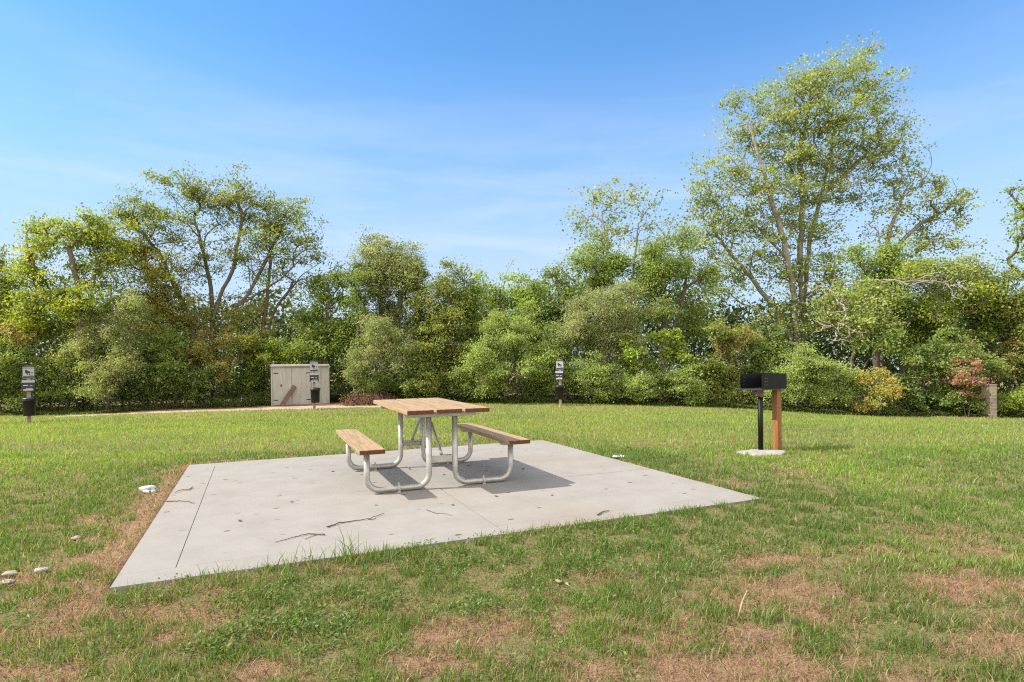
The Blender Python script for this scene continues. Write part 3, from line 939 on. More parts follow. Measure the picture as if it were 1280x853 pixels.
# ------------------------------------------------------------------ trees and shrubs
def grow(roots, tips, seg=.4, up=.15):
    """roots: list of polylines; each tip is joined to the node that needs the least turning"""
    P = []; PAR = []; D = []
    for line in roots:
        prev = -1
        for q in range(len(line) - 1):
            a, b = np.array(line[q]), np.array(line[q + 1]); n = max(1, int(np.linalg.norm(b - a) / seg))
            for t in range(n if q < len(line) - 2 else n + 1):
                pt = a + (b - a) * t / n + rng.normal(0, .03, 3) * (t > 0)
                d = (b - a) / (np.linalg.norm(b - a) + 1e-9)
                P.append(pt); PAR.append(prev); D.append(d); prev = len(P) - 1
    cen = np.array(P)
    order = np.argsort([np.min(np.linalg.norm(cen - t, axis=1)) for t in tips])
    cap = 6000
    Pa = np.zeros((cap, 3)); Da = np.zeros((cap, 3)); n = len(P); Pa[:n] = P; Da[:n] = D; PAR = list(PAR)
    ends = []
    for ti in order:
        tip = tips[ti]
        v = tip - Pa[:n]; d = np.linalg.norm(v, axis=1) + 1e-6
        cosang = (v * Da[:n]).sum(1) / d
        cost = d * (1 + 1.1 * (1 - cosang)) + np.clip(-v[:, 2], 0, 9) * .6
        k = int(np.argmin(cost)); dist = d[k]
        m = max(2, int(dist / seg)); p0 = Pa[k]; p1 = p0 + Da[k] * dist * .4 + np.array([0, 0, up * dist]); prev = k
        for s in range(1, m + 1):
            t = s / m
            pt = (1 - t) ** 2 * p0 + 2 * t * (1 - t) * p1 + t * t * tip
            if s < m: pt = pt + rng.normal(0, .035, 3)
            if n >= cap: break
            Pa[n] = pt; dd = pt - Pa[prev]; Da[n] = dd / (np.linalg.norm(dd) + 1e-9); PAR.append(prev); prev = n; n += 1
        ends.append(prev)
    return Pa[:n], np.array(PAR), ends


def wood_mesh(name, P, PAR, ends, rt, rmax, expo=.5, sides=6):
    n = len(P); cnt = np.zeros(n)
    for e in ends: cnt[e] += 1
    for k in range(n - 1, -1, -1):
        if PAR[k] >= 0: cnt[PAR[k]] += cnt[k]
    r = np.clip(rt * np.maximum(cnt, .6) ** expo, 0, rmax)
    idx = np.where(PAR >= 0)[0]; a = P[PAR[idx]]; b = P[idx]; ra = np.minimum(r[PAR[idx]], r[idx] * 1.6); rb_ = r[idx]
    d = b - a; d /= np.linalg.norm(d, axis=1, keepdims=True) + 1e-9
    ref = np.where(np.abs(d[:, 2:3]) > .9, np.array([[1., 0, 0]]), np.array([[0, 0, 1.]]))
    u = np.cross(d, ref); u /= np.linalg.norm(u, axis=1, keepdims=True); w = np.cross(d, u)
    ang = np.arange(sides) * 2 * np.pi / sides
    ring = u[:, None] * np.cos(ang)[None, :, None] + w[:, None] * np.sin(ang)[None, :, None]
    b2 = b + d * (rb_[:, None] * .5)
    V = np.concatenate([a[:, None] + ring * ra[:, None, None], b2[:, None] + ring * rb_[:, None, None]], 1)
    base = np.arange(len(idx))[:, None, None] * 2 * sides; k = np.arange(sides); k2 = (k + 1) % sides
    q = np.stack([k, k2, k2 + sides, k + sides], 1)[None] + base
    return np_mesh(name, V.reshape(-1, 3), q.ravel(), np.arange(len(idx) * sides) * 4)


def ell(n):
    v = rng.normal(size=(n, 3)); v /= np.linalg.norm(v, axis=1, keepdims=True)
    return v * rng.random((n, 1)) ** (1 / 2.6)


PAL = {
    'yellow':  [((.150, .180, .024), 3), ((.105, .145, .024), 3), ((.195, .195, .03), 1)],
    'olive':   [((.100, .118, .032), 3), ((.135, .138, .036), 2), ((.070, .095, .026), 2)],
    'goldol':  [((.145, .140, .034), 3), ((.110, .122, .034), 2), ((.170, .145, .04), 1)],
    'mid':     [((.088, .122, .030), 3), ((.118, .148, .038), 2), ((.062, .092, .024), 2)],
    'dark':    [((.046, .068, .020), 3), ((.064, .088, .026), 3), ((.090, .110, .036), 1)],
    'grey':    [((.132, .148, .075), 3), ((.100, .118, .055), 3), ((.175, .183, .105), 1)],
    'honey':   [((.102, .138, .042), 3), ((.138, .172, .060), 3), ((.074, .102, .032), 1)],
    'poplar':  [((.125, .150, .050), 3), ((.090, .115, .036), 2), ((.165, .182, .070), 2)],
    'lime':    [((.140, .180, .034), 3), ((.108, .150, .030), 3), ((.180, .205, .05), 1)],
    'brown':   [((.135, .112, .045), 2), ((.110, .112, .036), 3), ((.150, .112, .05), 1)],
    'red':     [((.165, .085, .070), 4), ((.190, .118, .100), 2), ((.10, .068, .052), 2), ((.10, .10, .04), 1)],
    'gold':    [((.180, .155, .040), 3), ((.140, .148, .038), 3), ((.195, .135, .05), 1)],
}
for _k, _f in {'yellow': 0.72, 'olive': 0.8, 'goldol': 0.8, 'mid': 0.92, 'dark': 1.15, 'grey': 0.9, 'honey': 0.92, 'poplar': 0.82, 'lime': 0.9, 'brown': 0.85, 'gold': 0.9, 'red': 0.84}.items():
    PAL[_k] = [((c[0] * _f, c[1] * _f, c[2] * _f), w_) for c, w_ in PAL[_k]]


def plant(name, label, cat, Y, base_px, blobs, pal='mid', leaf=(.13, .55), lai=3.2, bark_='bark_dark', stems=None, sig=.30, rt=.0085, rmax=.28, cluster=42, group=None, up=.15, base_y=None, droop=0, tip_scale=1.0, frac=True):
    Yb = base_y or Y
    bx = at(base_px, 500, Yb).x; bz = float(terrain(bx, Yb))
    o = empty(name, (bx, Yb, bz), 0, label, cat, group)
    leaf = (leaf[0] * .88, leaf[1])
    org = np.array([bx, Yb, bz])
    tips = []; lp = []; lc = []
    fine = []
    for bl in blobs:
        if not frac or (len(bl) > 4 and bl[4] < .36) or min(bl[2], bl[3]) < 13:
            fine.append(bl); continue
        dens = bl[4] if len(bl) > 4 else 1.0
        rest_ = bl[5:6]; dy_ = bl[6] if len(bl) > 6 else rng.uniform(-.5, .5)
        k = int(np.clip(bl[2] * bl[3] / 130, 4, 9)); rr = (.92 / k) ** .5 * 1.02
        for _q in range(k):
            e = ell(1)[0] * .88; f = rng.uniform(.6, 1.35)
            fine.append((bl[0] + e[0] * bl[2], bl[1] - e[2] * bl[3], bl[2] * rr * f * rng.uniform(.8, 1.1), bl[3] * rr * f * rng.uniform(.95, 1.5), dens * rng.uniform(.55, 1.15), *(rest_ or (pal,)), dy_ + e[1] * (bl[2] + bl[3]) * .5 / F * Y))
    for bl in fine:
        cx, cy, rx, ry = bl[:4]; dens = bl[4] if len(bl) > 4 else 1.0; pl = PAL[bl[5] if len(bl) > 5 else pal]
        dyo = bl[6] if len(bl) > 6 else rng.uniform(-.5, .5)
        rw, rh = rx / F * Y, ry / F * Y; rd = max(.3, (rw + rh) * .5)
        c = np.array(at(cx, cy, Y + dyo))
        nl = lai * dens * math.pi * rw * rh / (.5 * leaf[0] ** 2 * leaf[1])
        nt_ = int(np.clip(nl / cluster * tip_scale, 5, 260))
        if dens < .5: nt_ = int(max(nt_, math.pi * rw * rh * 3))
        e_ = ell(nt_); lump = np.random.default_rng(int(abs(cx * 7 + cy * 13)) + 5)
        dv = lump.normal(size=(6, 3)) * 2.6; ph_ = lump.uniform(0, 6.28, 6)
        e_ = e_ * (1 + .17 * np.sin(e_ @ dv.T + ph_).sum(1))[:, None].clip(.55, 1.5)
        sp = rng.random(nt_) < .16
        e_[sp] *= rng.uniform(1.05, 1.38, (sp.sum(), 1)); e_[sp, 2] += rng.uniform(0, .25, sp.sum())
        tp = c + e_ * np.array([rw, rd, rh]) * .95
        g0 = terrain(tp[:, 0], tp[:, 1]) + .12
        tp[:, 2] = np.maximum(tp[:, 2], g0)
        tips.append(tp)
        # leaves of this blob hang in clumps round its tips
        n = int(nl); wts = rng.gamma(1.1, 1, nt_) + .12; wts /= wts.sum()
        ti = rng.choice(nt_, n, p=wts)
        off = rng.normal(size=(n, 3)) * (sig * rng.uniform(.55, 1.2, nt_))[ti][:, None] * np.array([1, 1, .55])
        off[:, 2] -= droop * np.abs(rng.normal(size=n)) * sig
        pp = tp[ti] + off
        cols = np.array([x[0] for x in pl]); cw = np.array([x[1] for x in pl], float); cw /= cw.sum()
        tc = cols[rng.choice(len(cols), nt_, p=cw)] * rng.uniform(.72, 1.28, (nt_, 1))
        oth = rng.random(nt_) < .2
        tc[oth] = np.array(PAL['mid'][0][0]) * rng.uniform(.75, 1.2, (oth.sum(), 1))
        cc = tc[ti] * .65 + cols[rng.choice(len(cols), n, p=cw)] * .35
        cc = cc * rng.uniform(.72, 1.35, (n, 1)) * np.array([1.1, 1.0, .9]) ** rng.normal(0, .5, (n, 1))
        lp.append(pp); lc.append(cc)
    tips = np.concatenate(tips); lp = np.concatenate(lp); lc = np.concatenate(lc)
    lp[:, 2] = np.maximum(lp[:, 2], terrain(lp[:, 0], lp[:, 1]) + rng.uniform(.02, .25, len(lp)))
    if stems is None:
        k = 3 if len(blobs) < 4 else 2
        stems = []
        for q in range(k):
            e = tips[rng.integers(len(tips))] * .35 + org * .65
            stems.append([org + np.array([rng.uniform(-.05, .05), rng.uniform(-.05, .05), -.1]), e])
    else:
        out = []
        for line in stems:
            d0 = rng.uniform(-.3, .3); pts = []
            for q, (px, py) in enumerate(line):
                pts.append(np.array(at(px, py, Y + d0 * q)))
            out.append(pts)
        stems = out
        for line in stems:
            if line[0][2] < bz + 1.2: line[0][2] = float(terrain(line[0][0], line[0][1])) - .1
    P, PAR, ends = grow(stems, tips, up=up)
    link('trunk', wood_mesh('trunk', P - org, PAR, ends, rt, rmax), M[bark_], o, smooth=True)
    n = len(lp)
    nr = rng.normal(size=(n, 3)) * .62 + np.array([-.50, -.32, .55])
    V, L, St, Cc = leaf_quads(lp - org, nr, leaf[0] * rng.uniform(.65, 1.35, n), leaf[1], np.clip(lc * np.array([2.46, 2.42, 2.0]), 0, 1))
    link('crown', np_mesh('crown', V, L, St, Cc), M['leaf'], o)
    return o


T, SH = 'tree', 'shrub'
# --- trees, left to right
plant('broadleaf_tree', 'yellow green tree cut off by the left edge of the photo', T, 28.5, -30, [(-30, 380, 55, 70), (2, 340, 26, 32), (-5, 430, 40, 55), (-80, 350, 60, 90)], 'olive', (.14, .6), 2.6)
plant('broadleaf_tree', 'bright yellow green dense tree behind the leftmost pet waste station', T, 27.2, 95,
      [(75, 315, 50, 42), (45, 355, 42, 42), (110, 292, 42, 26), (135, 335, 38, 45), (70, 405, 55, 38), (30, 395, 36, 40), (105, 375, 45, 40), (50, 295, 24, 22, .7), (85, 450, 50, 30, .7), (150, 300, 22, 26, .6)],
      'yellow', (.15, .6), 2.5, stems=[[(100, 515), (103, 430), (98, 360), (85, 310)], [(103, 460), (112, 400), (118, 330)], [(112, 515), (115, 430), (112, 380)]])
plant('spreading_tree', 'spreading open tree with dark forking limbs showing, left of the shed', T, 29.5, 262,
      [(175, 265, 34, 22, .75), (150, 270, 22, 18, .6), (240, 240, 36, 22, .65), (235, 226, 12, 10, .7), (270, 265, 44, 26, .55), (305, 252, 38, 26, .7), (300, 236, 12, 10, .7), (350, 268, 36, 24, .7), (345, 295, 36, 22, .6), (372, 262, 16, 16, .5), (385, 300, 20, 16, .55), (400, 322, 18, 12, .3),
       (205, 290, 40, 26, .6), (165, 320, 40, 34, .75, 'goldol'), (205, 345, 40, 30, .7, 'goldol'), (180, 385, 48, 40, .85, 'goldol'), (250, 325, 44, 38, .34), (300, 315, 45, 40, .24), (345, 335, 50, 45, .16), (235, 390, 42, 35, .5, 'goldol'), (300, 395, 40, 28, .35, 'goldol'), (225, 430, 45, 30, .5, 'goldol')],
      'olive', (.15, .5), 3.0, 'bark_dark', sig=.28, rt=.0070, rmax=.17, frac=False,
      stems=[[(252, 505), (248, 440), (236, 400), (215, 350), (195, 305)], [(267, 505), (265, 430), (266, 395), (262, 350), (250, 300), (240, 262)], [(266, 400), (275, 370), (290, 340), (300, 290), (303, 262)],
             [(266, 412), (285, 392), (315, 372), (350, 350), (375, 325)], [(290, 392), (312, 365), (328, 335), (345, 300)], [(262, 350), (280, 320), (292, 285)]], cluster=30, up=.05)
plant('bare_tree', 'thin half bare tree rising just left of the shed', T, 30.5, 329, [(325, 330, 35, 50, .10), (365, 330, 40, 45, .10), (340, 290, 40, 20, .22), (385, 345, 25, 25, .12), (320, 400, 30, 30, .25)], 'goldol', (.14, .5), 2.0, 'bark_dark', rt=.012, rmax=.14,
      stems=[[(329, 500), (328, 420), (334, 370), (338, 310)], [(329, 425), (345, 385), (368, 355)], [(328, 410), (318, 375), (312, 350)]], up=.05, cluster=30)
plant('broadleaf_tree', 'dense mid green tree above the right end of the shed', T, 29.5, 405, [(410, 365, 30, 32), (425, 345, 14, 18, .7), (395, 390, 28, 26, .8), (415, 410, 36, 30), (375, 400, 26, 26, .6), (400, 440, 36, 25, .7)], 'mid', (.15, .6), 2.6,
      stems=[[(405, 505), (407, 430), (410, 380)]])
plant('willow_tree', 'tall grey green feathery tree right of the shed', T, 30, 480, [(458, 302, 7, 14, .7), (484, 306, 7, 14, .7), (518, 318, 6, 16, .6), (475, 325, 30, 26, .8), (462, 355, 30, 34), (490, 350, 34, 40), (480, 400, 42, 35), (515, 345, 18, 34, .55), (508, 325, 16, 16, .4), (525, 390, 20, 40, .6), (470, 305, 12, 12, .7), (455, 410, 26, 40)], 'grey', (.13, .38), 3.8, 'bark_dark', sig=.28, rmax=.14,
      stems=[[(482, 505), (480, 420), (474, 350)], [(484, 460), (495, 400), (505, 350)]])
plant('broadleaf_tree', 'olive green tree with a brownish tint behind the picnic table', T, 28.8, 560, [(562, 338, 9, 12, .8), (583, 345, 6, 10, .7), (560, 350, 22, 18, .9), (575, 340, 10, 10, .7), (545, 365, 18, 22, .8), (565, 390, 34, 34), (540, 405, 30, 40), (575, 430, 34, 40), (545, 450, 36, 40)], 'olive', (.13, .6), 2.7,
      stems=[[(558, 505), (560, 430), (560, 365)], [(560, 460), (575, 400), (580, 360)]])
plant('broadleaf_tree', 'fresh yellow green tree right of the olive one behind the table', T, 30.5, 625, [(602, 350, 7, 14, .8), (650, 345, 8, 14, .8), (630, 352, 6, 10, .7), (602, 365, 18, 20, .9), (630, 370, 22, 20), (655, 362, 20, 20), (675, 360, 12, 14, .6), (615, 395, 32, 30), (655, 395, 34, 32), (630, 430, 45, 40), (590, 400, 20, 40)], 'lime', (.15, .6), 2.5,
      stems=[[(625, 505), (628, 430), (630, 375)], [(627, 450), (650, 400), (656, 365)]])
plant('slender_tree', 'narrow dark green tree just left of the tall sparse one', T, 30, 700, [(689, 335, 5, 12, .8), (706, 340, 5, 12, .7), (690, 345, 8, 14, .7), (703, 350, 10, 18, .8), (698, 375, 18, 25), (705, 410, 22, 30), (680, 395, 16, 22), (715, 370, 12, 20)], 'dark', (.15, .6), 2.6,
      stems=[[(700, 505), (700, 420), (697, 350)]])
plant('poplar_tree', 'tall sparse pale tree with sky showing through, behind the green trees', T, 35, 775, [(745, 250, 35, 24, .30), (780, 245, 36, 20, .32), (728, 285, 20, 30, .30), (760, 285, 40, 26, .26), (800, 270, 30, 24, .2), (740, 320, 30, 25, .3), (825, 240, 14, 8, .15), (810, 310, 40, 30, .3), (845, 290, 24, 22, .2)], 'poplar', (.17, .75), 2.2, 'bark_pale', sig=.38, rt=.0085, rmax=.16, up=.1, cluster=16,
      stems=[[(770, 505), (768, 400), (762, 330), (752, 270)], [(775, 450), (790, 350), (798, 280)]])
plant('broadleaf_tree', 'mid green round tree below the sparse tall one', T, 29.5, 750, [(745, 325, 32, 24), (735, 350, 28, 24), (770, 335, 24, 20, .8), (755, 300, 20, 14, .6)], 'mid', (.13, .5), 2.9, 'bark_grey', stems=[[(752, 505), (750, 420), (748, 345)]])
plant('broadleaf_tree', 'mid green tree with arching dark limbs left of the tall poplar', T, 29.2, 825, [(820, 318, 30, 24), (805, 345, 32, 26), (840, 340, 34, 30), (860, 310, 24, 24, .6), (870, 360, 30, 30, .7), (825, 375, 42, 32, .9), (880, 400, 30, 40, .7)], 'mid', (.12, .5), 2.7, 'bark_dark',
      stems=[[(830, 505), (828, 430), (832, 385), (825, 335)], [(829, 440), (848, 395), (858, 350)]])
plant('willow_tree', 'grey green feathery willow bush in front of the mid green trees', T, 27.0, 755, [(760, 375, 46, 24), (740, 405, 40, 30), (785, 405, 38, 34), (755, 435, 46, 34), (720, 430, 25, 30, .8)], 'grey', (.11, .35), 3.4, 'bark_grey', sig=.25, stems=[[(757, 508), (757, 440), (760, 390)]])
for _px, _pal, _lb, _bl in [
    (447, 'dark', 'slender shady tree close behind the left side of the tall grey green feathery tree', [(446, 365, 13, 26), (442, 400, 16, 30), (448, 440, 18, 34)]),
    (522, 'olive', 'slender olive tree between the tall grey green tree and the brownish olive one', [(520, 340, 9, 20), (517, 372, 13, 26), (524, 410, 16, 30), (520, 450, 18, 30)]),
    (592, 'mid', 'slender mid green tree between the brownish olive tree and the fresh yellow green one', [(592, 362, 9, 18), (589, 392, 13, 26), (594, 430, 17, 34)]),
    (668, 'dark', 'slender dark tree between the fresh yellow green tree and the narrow dark green one', [(668, 362, 9, 20), (672, 392, 13, 26), (666, 430, 18, 34)]),
    (1235, 'mid', 'slender mid green tree rising behind the brick pillar and the red leaved shrub', [(1228, 345, 14, 22), (1236, 380, 18, 28), (1230, 420, 20, 30)])]:
    plant('slender_tree', _lb, T, 29.0, _px, _bl, _pal, (.13, .55), 3.0, rmax=.10, sig=.24, stems=[[(_px, 505), (_px + 2, 440), (_bl[0][0], _bl[0][1] + 6)]])
pop = plant('poplar_tree', 'tallest poplar with pale forking trunks rising above the whole tree line', T, 32, 1000,
      [(1050, 95, 42, 30, .95), (1078, 75, 22, 20, .7), (1010, 105, 40, 30, .85), (960, 125, 40, 28, .65), (915, 125, 24, 16, .6), (1095, 120, 30, 30, .8), (990, 150, 55, 32, .85), (1050, 150, 60, 32, .95), (1110, 165, 30, 28, .7), (930, 175, 44, 30, .65),
       (985, 195, 60, 32, .9), (1050, 195, 60, 32, .95), (1105, 200, 30, 26, .5), (905, 225, 40, 32, .7), (960, 240, 55, 32, .9), (1020, 240, 55, 32, .8), (1075, 240, 35, 26, .45), (880, 255, 32, 26, .6), (865, 225, 8, 24, .4), (915, 280, 44, 28, .75), (970, 285, 50, 30, .8), (1025, 290, 40, 28, .4),
       (880, 305, 36, 26, .6), (930, 325, 45, 30, .6), (985, 335, 40, 34, .6), (1035, 340, 45, 36, .7), (905, 360, 40, 34, .45), (1000, 390, 45, 34, .6), (1060, 380, 40, 36, .8), (960, 400, 36, 30, .5)],
      'poplar', (.135, .78), 1.85, 'bark_pale', sig=.27, frac=False, rt=.0060, rmax=.145, cluster=14, up=.12,
      stems=[[(1002, 505), (1003, 430), (1005, 370), (1012, 300), (1028, 240), (1042, 170), (1050, 105)], [(996, 505), (998, 430), (990, 350), (975, 285), (955, 215), (935, 155)],
             [(1003, 380), (1000, 320), (1003, 260), (1000, 190), (1012, 130)], [(990, 425), (975, 395), (945, 355), (915, 320), (890, 285)], [(1000, 355), (980, 320), (960, 300), (930, 265)], [(1026, 245), (1045, 228), (1070, 205), (1095, 180)]])
plant('poplar_tree', 'smaller open poplar leaning right beside the tallest one', T, 31, 1105, [(1115, 225, 26, 24, .40), (1150, 225, 34, 28, .45), (1140, 260, 34, 22, .40), (1180, 255, 30, 22, .50), (1200, 248, 16, 16, .5), (1110, 275, 26, 22, .3), (1160, 290, 40, 18, .32), (1205, 275, 16, 10, .4), (1120, 300, 34, 22, .3), (1175, 310, 40, 16, .5)], 'poplar', (.14, .75), 2.0, 'bark_grey', frac=False, sig=.27, rt=.0105, rmax=.18, cluster=20, up=.1,
      stems=[[(1102, 505), (1104, 400), (1105, 340), (1112, 290), (1130, 240)], [(1105, 335), (1125, 305), (1150, 280), (1185, 262)], [(1106, 330), (1098, 290), (1090, 250)]])
plant('broadleaf_tree', 'dark green bushy tree at the foot of the smaller poplar', T, 29.5, 1105, [(1095, 325, 34, 24), (1125, 330, 30, 24, .8), (1110, 360, 45, 30), (1150, 375, 44, 34), (1090, 390, 40, 34), (1130, 410, 50, 34), (1175, 410, 36, 34)], 'mid', (.14, .6), 2.8)
plant('broadleaf_tree', 'light yellow green tree with pale twigs right of the tallest poplar', T, 28.0, 1175, [(1170, 335, 46, 20, .8, 'poplar'), (1200, 330, 34, 20, .7, 'poplar'), (1215, 355, 36, 24, .8), (1175, 360, 40, 22, .7, 'poplar'), (1150, 345, 30, 20, .6), (1230, 380, 34, 26, .8), (1195, 390, 36, 24, .6)], 'yellow', (.13, .7), 2.6, 'bark_grey', rt=.008, rmax=.08, cluster=26)
plant('broadleaf_tree', 'pale yellow green tree leaning over the bushes behind the grill', T, 27.4, 1065, [(1050, 375, 30, 22, .75), (1085, 365, 36, 24, .8), (1040, 400, 26, 20, .45), (1075, 400, 40, 24, .75), (1105, 390, 30, 24, .7), (1090, 425, 36, 22, .6, 'mid')], 'poplar', (.13, .8), 2.6, 'bark_dark', rmax=.08, cluster=26)
plant('broadleaf_tree', 'sparse tree with a bare brown limb at the right edge of the photo', T, 28.5, 1290, [(1275, 245, 18, 16, .5), (1290, 275, 26, 26, .6), (1270, 285, 14, 16, .35), (1268, 320, 16, 14, .35), (1305, 320, 40, 50, .6), (1320, 260, 40, 50, .7)], 'mid', (.14, .7), 2.1, 'bark_dark', rt=.014, stems=[[(1300, 510), (1298, 400), (1285, 350), (1262, 330)], [(1298, 400), (1300, 320), (1290, 270)]])
plant('broadleaf_tree', 'brown tinted green tree behind the brick pillar', T, 28.2, 1262, [(1245, 365, 30, 24, .8), (1270, 380, 34, 30), (1245, 405, 40, 34), (1285, 420, 34, 40, 1, 'brown'), (1255, 345, 20, 16, .5), (1310, 370, 40, 50)], 'olive', (.14, .6), 2.7)

# dead drooping limb of the tall poplar
tips = np.concatenate([np.array(at(cx, cy, 26.3)) + ell(n_) * np.array([rx, ry, ry]) / F * 26.3 for cx, cy, rx, ry, n_ in [(1035, 410, 24, 24, 26), (1060, 420, 26, 20, 26), (1050, 385, 20, 14, 12)]])
P, PAR, ends = grow([[np.array(at(1003, 372, 32)), np.array(at(1025, 358, 29.5)), np.array(at(1042, 366, 27.3)), np.array(at(1056, 388, 26.4))]], tips, seg=.25, up=-.1)
link('dead_limb', wood_mesh('dead_limb', P - np.array(pop.location), PAR, ends, .013, .045), M['bark_pale'], pop, smooth=True)
tips = np.concatenate([np.array(at(cx, cy, 26.0)) + ell(n_) * np.array([rx, ry, ry]) / F * 26.0 for cx, cy, rx, ry, n_ in [(1160, 350, 50, 10, 26), (1200, 362, 30, 16, 22), (1120, 352, 30, 8, 12)]])
P, PAR, ends = grow([[np.array(at(1010, 352, 32)), np.array(at(1060, 352, 30)), np.array(at(1110, 350, 27.2)), np.array(at(1180, 354, 26.2))]], tips, seg=.25, up=-.06)
link('dead_limb', wood_mesh('dead_limb', P - np.array(pop.location), PAR, ends, .011, .03), M['bark_pale'], pop, smooth=True)

# --- shrubs along the lawn edge, left to right
sk = dict(sig=.19, rt=.006, rmax=.055, tip_scale=.75)
plant('shrub', 'dark green shrub cut off by the left edge behind the station', SH, 26.4, 5, [(5, 460, 34, 34), (25, 490, 36, 22), (-10, 490, 40, 25), (-30, 450, 40, 50)], 'dark', (.11, .6), 2.9, **sk)
plant('shrub', 'small orange tinted shrub above the leftmost station', SH, 26.6, 22, [(22, 432, 22, 22), (35, 420, 16, 16, .7)], 'brown', (.12, .6), 3.2, **sk)
plant('shrub', 'dark green shrub between the leftmost station and the grey green willow bush', SH, 26.6, 72, [(70, 465, 32, 30), (90, 490, 36, 18), (55, 492, 30, 16)], 'dark', (.11, .6), 2.9, **sk)
plant('willow_shrub', 'grey green drooping willow shrub at the left end of the path', SH, 26.2, 130, [(125, 420, 36, 26), (150, 405, 30, 26, .8), (105, 445, 34, 22), (140, 450, 36, 26), (120, 475, 40, 20, .8), (165, 380, 22, 20, .6)], 'grey', (.13, .30), 3.8, 'bark_dark', droop=.8, **sk)
plant('shrub', 'shady dark shrub right of the grey green willow shrub', SH, 27.6, 185, [(185, 455, 34, 32), (175, 485, 40, 18), (205, 440, 24, 26, .8)], 'dark', (.13, .6), 3.2, **sk)
plant('vine_shrub', 'yellow brown vine covered shrub at the foot of the spreading tree', SH, 28.0, 262, [(262, 430, 32, 26, 1, 'brown'), (245, 455, 30, 28, 1, 'gold'), (280, 455, 26, 28, .9, 'brown'), (260, 482, 40, 16, .9, 'dark'), (295, 430, 24, 24, .8, 'goldol')], 'goldol', (.12, .6), 3.0, **sk)
plant('shrub', 'low dark shrub behind the path, left of the vine covered one', SH, 27.6, 222, [(222, 470, 30, 24), (215, 490, 34, 12)], 'dark', (.11, .6), 2.9, **sk)
plant('shrub', 'fresh green shrub growing right behind the shed', SH, 30.0, 345, [(330, 440, 34, 28), (365, 445, 36, 22), (318, 470, 26, 28), (390, 440, 24, 24)], 'lime', (.13, .6), 3.0, **sk)
plant('shrub', 'dark shrub filling the gap left of the shed', SH, 30.0, 312, [(312, 478, 24, 22), (298, 488, 24, 14)], 'dark', (.11, .6), 2.9, **sk)
plant('shrub', 'dark green shrub just right of the shed', SH, 29.4, 436, [(436, 450, 18, 34, 1, 'dark', .3), (438, 482, 20, 20, 1, 'dark', .2), (448, 430, 18, 24)], 'dark', (.11, .6), 2.9, **sk)
plant('willow_shrub', 'pale grey green shrub above the brown brush pile', SH, 27.4, 472, [(462, 412, 26, 24, .7), (485, 440, 32, 26, .8), (450, 450, 20, 24, .7), (503, 420, 24, 24, .6), (470, 468, 26, 16, .7, 'dark')], 'grey', (.12, .32), 3.4, 'bark_grey', droop=.7, **sk)
plant('shrub', 'dark low shrub behind the brush pile and table top', SH, 27.6, 490, [(490, 480, 36, 20), (515, 465, 24, 28), (465, 485, 24, 14)], 'dark', (.11, .6), 2.9, **sk)
plant('shrub', 'olive shrub left of the large round light green bush', SH, 27.2, 548, [(545, 465, 28, 34), (560, 485, 26, 18), (530, 485, 24, 18)], 'olive', (.12, .6), 3.3, **sk)
plant('bush', 'large round light green bush left of the right hand station', 'bush', 26.6, 628, [(630, 420, 40, 30), (605, 450, 36, 30), (655, 450, 40, 32), (630, 470, 50, 28), (590, 480, 26, 20), (665, 485, 30, 18), (645, 400, 30, 20, .8)], 'honey', (.105, .5), 2.9, **sk)
plant('bush', 'light green bush directly behind the right hand station', 'bush', 26.8, 705, [(700, 450, 34, 30), (715, 480, 34, 22), (690, 485, 26, 18), (695, 425, 28, 22)], 'honey', (.105, .5), 2.9, **sk)
plant('bush', 'low pale green bush right of the right hand station', 'bush', 26.4, 755, [(750, 475, 36, 26), (775, 488, 32, 16), (735, 460, 28, 26)], 'honey', (.10, .5), 2.9, **sk)
plant('layered_shrub', 'yellow green shrub with flat layered branches right of the willow bush', SH, 26.6, 822, [(820, 425, 36, 14), (795, 440, 30, 14), (845, 440, 32, 15), (820, 455, 40, 12, .8), (790, 462, 18, 12, .7)], 'lime', (.13, .75), 3.0, sig=.18, rt=.007)
plant('bush', 'low green bush under the yellow green layered shrub', 'bush', 26.2, 820, [(815, 487, 36, 18), (845, 480, 34, 24), (790, 490, 28, 14), (860, 492, 26, 14)], 'honey', (.10, .5), 2.9, **sk)
plant('shrub', 'brown green tangled shrub left of the black grill', SH, 27.0, 895, [(895, 430, 34, 34, .8), (910, 460, 30, 30), (880, 470, 30, 30), (900, 490, 34, 16), (920, 425, 26, 34, .7, 'brown')], 'olive', (.12, .6), 3.1, **sk)
plant('shrub', 'dark shrub showing between the grill and the tangled brown green one', SH, 28.0, 950, [(950, 440, 34, 36), (940, 480, 30, 24), (970, 425, 28, 26)], 'dark', (.13, .6), 3.2, **sk)
plant('bush', 'broad grey green bush behind and right of the orange post', 'bush', 26.3, 1010, [(1000, 455, 36, 26), (1030, 465, 36, 28), (985, 480, 34, 24), (1015, 492, 46, 18), (1050, 485, 26, 22), (970, 495, 28, 14)], 'honey', (.10, .5), 2.9, **sk)
plant('small_shrub', 'small yellow gold shrub at the lawn edge right of the grill', SH, 25.4, 1095, [(1095, 482, 22, 18), (1105, 495, 22, 16), (1085, 508, 16, 9)], 'gold', (.10, .6), 2.8, sig=.16, rt=.006)
plant('shrub', 'dark green shrub between the gold shrub and the red one', SH, 26.4, 1150, [(1150, 470, 40, 34), (1175, 495, 34, 22), (1130, 495, 34, 24), (1185, 455, 26, 28)], 'dark', (.13, .6), 3.3, **sk)
